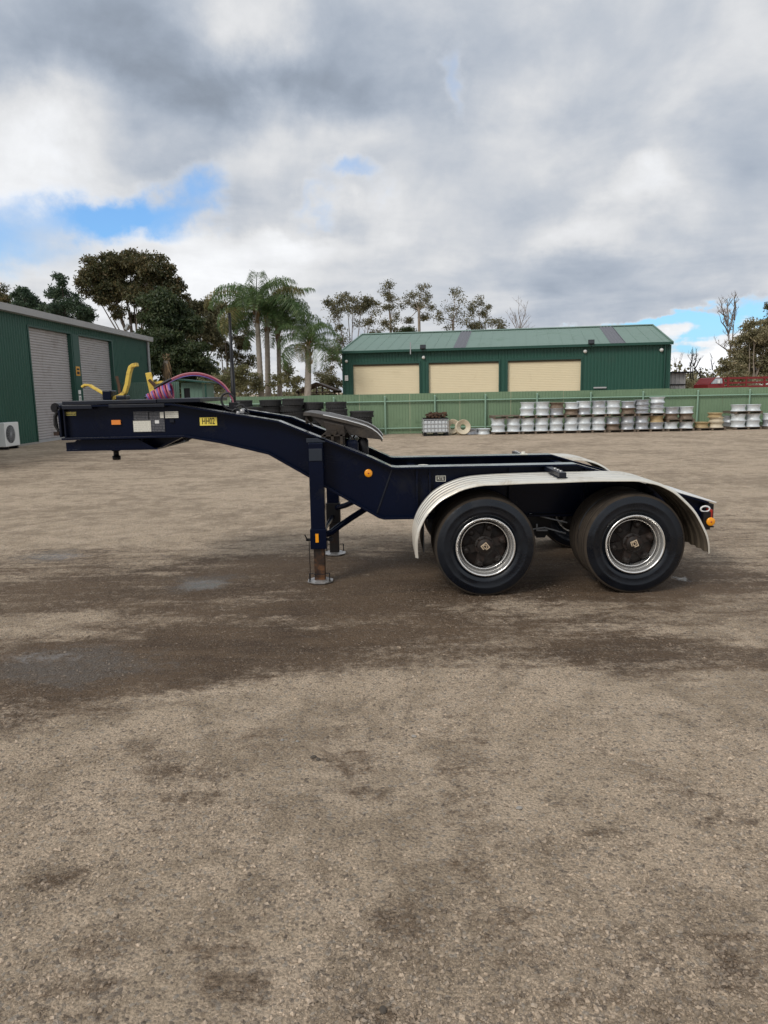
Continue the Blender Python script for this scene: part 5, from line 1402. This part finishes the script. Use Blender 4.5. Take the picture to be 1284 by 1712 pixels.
def frond_meshes():
    for v in range(5):
        rng = np.random.default_rng(100 + v); L = 3.3; n = 26; V = []; F = []; MI = []
        curl = (.9, 1.2, 1.5, 1.05, 1.75)[v]; pts = []; a = math.radians(74); p = np.array([0., 0., 0.])
        for i in range(n + 1):
            pts.append(p.copy()); a -= curl * 1.75 / n * (0.35 + 1.3 * i / n); p = p + np.array([math.cos(a), 0, math.sin(a)]) * L / n
        mb = MB(); mb.tube([Vector(q) for q in pts[::2]], [.035 * (1 - i / 14.5) + .004 for i in range(len(pts[::2]))], 4, cap=False)
        for i in range(3, n + 1):
            for sd in (-1, 1):
                for rep in range(3):
                    q = Vector(pts[i]) - (Vector(pts[i]) - Vector(pts[i - 1])) * (.333 * rep); ll = (.30 + .62 * math.sin(math.pi * min(1, i / n * .9 + .08))) * rng.uniform(.8, 1.15)
                    d_ = (Vector(pts[i]) - Vector(pts[i - 1])).normalized()
                    side = Vector((d_.x * .45, sd * rng.uniform(.55, .95), d_.z * .45 + rng.uniform(-.1, .35)))
                    m1 = q + side.normalized() * ll * .5; tip = m1 + (side.normalized() * .45 + Vector((0, 0, -.75 - rng.uniform(0, .35)))).normalized() * ll * .62
                    w_ = d_ * .019
                    mb.add([q, m1 - w_, tip, m1 + w_], [(0, 1, 2, 3)])
        me_ob = mb.build('frond', LEAF['palm']); me = me_ob.data; bpy.data.objects.remove(me_ob); FR.append(me)
        dry = me.copy(); dry.materials.clear(); dry.materials.append(LEAF['palmdry']); FR.append(dry)


frond_meshes()


def palm(label, px_b, px_t, py_t, Y, nf, sc, seed, dry=.15, low=.9, r=.15):
    rnd = random.Random(seed); a = at(px_b, 655, Y); base = Vector((a.x, Y, 0)); tpt = at(px_t, py_t, Y); t = thing('palm_tree', label, 'palm tree', base, 'palm trees behind the fence')
    mb = MB(); pts = []; rs = []
    n = 26
    for i in range(n + 1):
        q = i / n; p = base.lerp(tpt, q); pts += [p, p + Vector((0, 0, .03))]; rs += [r * (1.25 - .4 * q), r * (1.14 - .4 * q)]
    mb.tube(pts, rs, 12); mb.build('trunk', 'palmtrunk', t)
    mb = MB()
    for k in range(42):
        q = rnd.uniform(-1.1, .25); an = rnd.uniform(0, 6.28); c = tpt + Vector((math.cos(an) * r, math.sin(an) * r, q)); e = c + Vector((math.cos(an) * .16, math.sin(an) * .16, .42))
        mb.add([c + Vector((-.06 * math.sin(an), .06 * math.cos(an), 0)), c - Vector((-.06 * math.sin(an), .06 * math.cos(an), 0)), e], [(0, 1, 2)])
    tag(mb.build('leaf_bases', 'palmskirt', t), kind='stuff')
    for k in range(nf):
        d_ = rnd.random() < dry * (1.6 if k > nf * .6 else .4)
        o = bpy.data.objects.new('frond', FR[2 * rnd.randrange(5) + (1 if d_ else 0)]); COL.objects.link(o); o.parent = t
        tl = (k / nf) ** .9 * low + rnd.uniform(-.1, .1)
        o.location = tpt - base + Vector((0, 0, .25 - .5 * k / nf)); o.rotation_euler = (0, tl, k * 2.399 + rnd.uniform(-.3, .3)); s_ = sc * rnd.uniform(.85, 1.1); o.scale = (s_, s_, s_)
    return t


palm('tall palm on the left of the palm group, with a smooth pale trunk', 437, 429, 516, 46, 22, 1.12, 51, .06, .98, r=.17)
palm('middle palm of the group, with yellowing fronds on top of a ringed trunk', 447, 446, 528, 46.8, 20, 1.0, 52, .14, 1.0, r=.17)
palm('right hand palm of the tall group, with shaggy brown boots', 467, 465, 548, 47.5, 18, 1.0, 53, .1, .95)
palm('shorter dark palm nearest the shed with drooping fronds', 512, 516, 578, 45, 24, .80, 54, .06, 1.15, r=.2)
q = at(281, 650, 43); t = thing('dead_palm', 'dead palm stump with a shaggy brown top behind the hut', 'palm tree', (q.x, 43, 0))
z1 = at(281, 603, 43).z; mb = MB(); mb.tube([(q.x, 43, 0), (q.x, 43, z1)], [.2, .16], 10); mb.build('trunk', 'palmtrunk', t)
mb = MB(); rnd = random.Random(8)
for k in range(130):
    an = rnd.uniform(0, 6.28); zz = z1 + rnd.uniform(-1.3, .35); c = Vector((q.x + math.cos(an) * .16, 43 + math.sin(an) * .16, zz)); e = c + Vector((math.cos(an) * .16, math.sin(an) * .16, -.5 if zz < z1 else .1)); s_ = Vector((-math.sin(an), math.cos(an), 0)) * .05
    mb.add([c - s_, c + s_, e], [(0, 1, 2)])
tag(mb.build('dry_skirt', 'palmskirt', t), kind='stuff')


# ------------------------------------------------------------------ carport, lean-to, red truck
def carport():
    Y = 49.0; x0, x1 = at(495, 650, Y).x, at(564, 650, Y).x; xm = at(529, 650, Y).x; ze, zr = at(496, 655, Y).z, at(529, 640, Y).z
    t = thing('carport', 'open brown gable roofed carport among the palms', 'carport', (xm, Y, 0))
    mb = MB()
    for y in (Y, Y + 5):
        for x in (x0 + .15, xm, x1 - .2): mb.box(x - .05, x + .05, y, y + .1, 0, ze if x != xm else zr - .1)
    mb.build('post', 'brownroof', t)
    mb = MB()
    for y in (Y, Y + 2.5, Y + 5):
        mb.strip([(x0, ze - .1), (xm, zr - .1), (x1, ze - .1)], y, y + .06, .1); mb.box(x0, x1, y, y + .06, ze - .12, ze - .02)
    mb.build('rafters', 'wood', t)
    for a, b, za, zb in ((x0, xm, ze, zr), (xm, x1, zr, ze)):
        mb = MB(); mb.strip([(a, za), (b, zb)], Y - .2, Y + 5.4, .04); mb.build('roof', 'brownroof', t)
    mb = MB(); mb.box(x0 + .3, xm - .2, Y + 4.8, Y + 4.9, 0, ze - .2); mb.box(xm + .2, x1 - .3, Y + 4.8, Y + 4.9, 0, ze - .2); mb.build('back_wall', 'barkdark', t)


carport()
Y = 47; x0, x1 = at(1117, 640, Y).x, at(1146, 640, Y).x; zt = at(1130, 624, Y).z
t = thing('lean_to', 'small grey clad lean-to with a dark flat roof beside the shed', 'lean-to', ((x0 + x1) / 2, Y, 0))
mb = MB(); corr(mb, x0, Y, x1, Y, 0, zt, .26, .03); corr(mb, x1, Y, x1, Y + 3, 0, zt, .26, .03); corr(mb, x1, Y + 3, x0, Y + 3, 0, zt, .26, .03); corr(mb, x0, Y + 3, x0, Y, 0, zt, .26, .03); mb.build('wall', 'ltshed', t)
mb = MB(); mb.box(x0 - .1, x1 + .3, Y - .3, Y + 3.2, zt, zt + .09); mb.build('roof', 'black', t)
mb = MB(); z = at(1130, 643, Y).z; mb.box(x0, x1, Y - .05, Y - .035, z - .05, z + .03); mb.build('rail', 'black', t)


def truck():
    Y = 41.0; xl = at(1184, 640, Y).x; xc = at(1212, 640, Y).x; xr = xc + 5.2
    t = thing('red_truck', 'red flatbed truck with railed stock sides parked behind the fence', 'truck', (xc, Y, 0))
    zb, zt_ = at(1195, 641, Y).z, at(1195, 631, Y).z
    mb = MB(); mb.prism([(xl, .55), (xc, .55), (xc, zb), (xl, zb - .05)], Y, Y + 1.9); mb.prism([(xl + .28, zt_ - .06), (xc - .05, zt_ - .06), (xc - .07, zt_ + .0), (xl + .36, zt_ + .0)], Y + .08, Y + 1.82)
    for x in (xl + .05, xc - .1): mb.prism([(x, zb - .04), (x + .09, zb - .02), (x + .12 + (.22 if x < xl + .1 else -.06), zt_ - .05), (x + .04 + (.22 if x < xl + .1 else -.06), zt_ - .05)], Y + .02, Y + 1.88)
    mb.build('cab', 'truckred', t, bevel=.02)
    mb = MB(); mb.prism([(xl + .14, zb - .01), (xc - .1, zb - .01), (xc - .14, zt_ - .06), (xl + .36, zt_ - .06)], Y + .06, Y + 1.84); mb.build('window', 'glass', t)
    mb = MB(); mb.box(xl + .5, xl + .6, Y - .12, Y, zb, zb + .2); mb.build('mirror', 'white', t)
    mb = MB(); mb.box(xc + .06, xr, Y - .1, Y + 2.0, 1.0, 1.14); mb.build('tray', 'truckred', t)
    z0 = 1.14; z1 = at(1250, 630, Y).z
    for y in (Y - .1, Y + 1.96):
        for z in (z0 + .2, z0 + .42, z0 + .64, z1 - .10):
            if z < z1: mb = MB(); mb.box(xc + .08, xr, y, y + .04, z, z + .10); mb.build('side_rail', 'truckred', t)
        for k in range(6): x = xc + .08 + k * (xr - xc - .14) / 5; mb = MB(); mb.box(x, x + .06, y - .01, y + .05, 1.14, z1 + .02); mb.build('stake', 'truckred', t)
    for x in (xl + .5, xr - 1.3):
        for y in (Y + .1, Y + 1.8): mb = MB(); mb.lathe([(0, -.1), (.3, -.1), (.40, -.11), (.42, -.08), (.42, .08), (.40, .11), (.3, .1), (0, .1)], 20, Matrix.Translation((x, y, .42)) @ FACE); mb.build('wheel', 'oldrubber', t)


truck()

# ------------------------------------------------------------------ a few loose stones and leaves on the yard
rnd = random.Random(5)
for k, (px, py, r_) in enumerate(((524, 1267, .014), (532, 1271, .012), (640, 1690, .012), (692, 1232, .012), (472, 1238, .009), (497, 1240, .008), (868, 1352, .012))):
    x, y = gnd(px, py); mb = MB()
    mb.lathe([(0, -.5), (.6, -.4), (1, 0), (.75, .45), (0, .62)], 7, Matrix.Translation((x, y, r_ * .3)) @ Matrix.Rotation(rnd.uniform(0, 6), 4, 'Z') @ Matrix.Scale(r_ * 1.3, 4, (1, 0, 0)) @ Matrix.Scale(r_, 4, (0, 1, 0)) @ Matrix.Scale(r_ * .8, 4, (0, 0, 1)), smooth=False)
    tag(mb.build('stone', 'barkdark' if k < 3 else 'concrete'), ['larger dark stone of the pair on the gravel in mid foreground', 'smaller dark stone just right of the larger one', 'dark stone at the bottom edge of the photo', 'pale stone alone in the middle of the gravel', 'small pale stone left of the dark pair', 'small pale stone just behind the dark pair', 'pale stone right of the middle of the foreground'][k], 'stone', 'loose stones on the gravel')
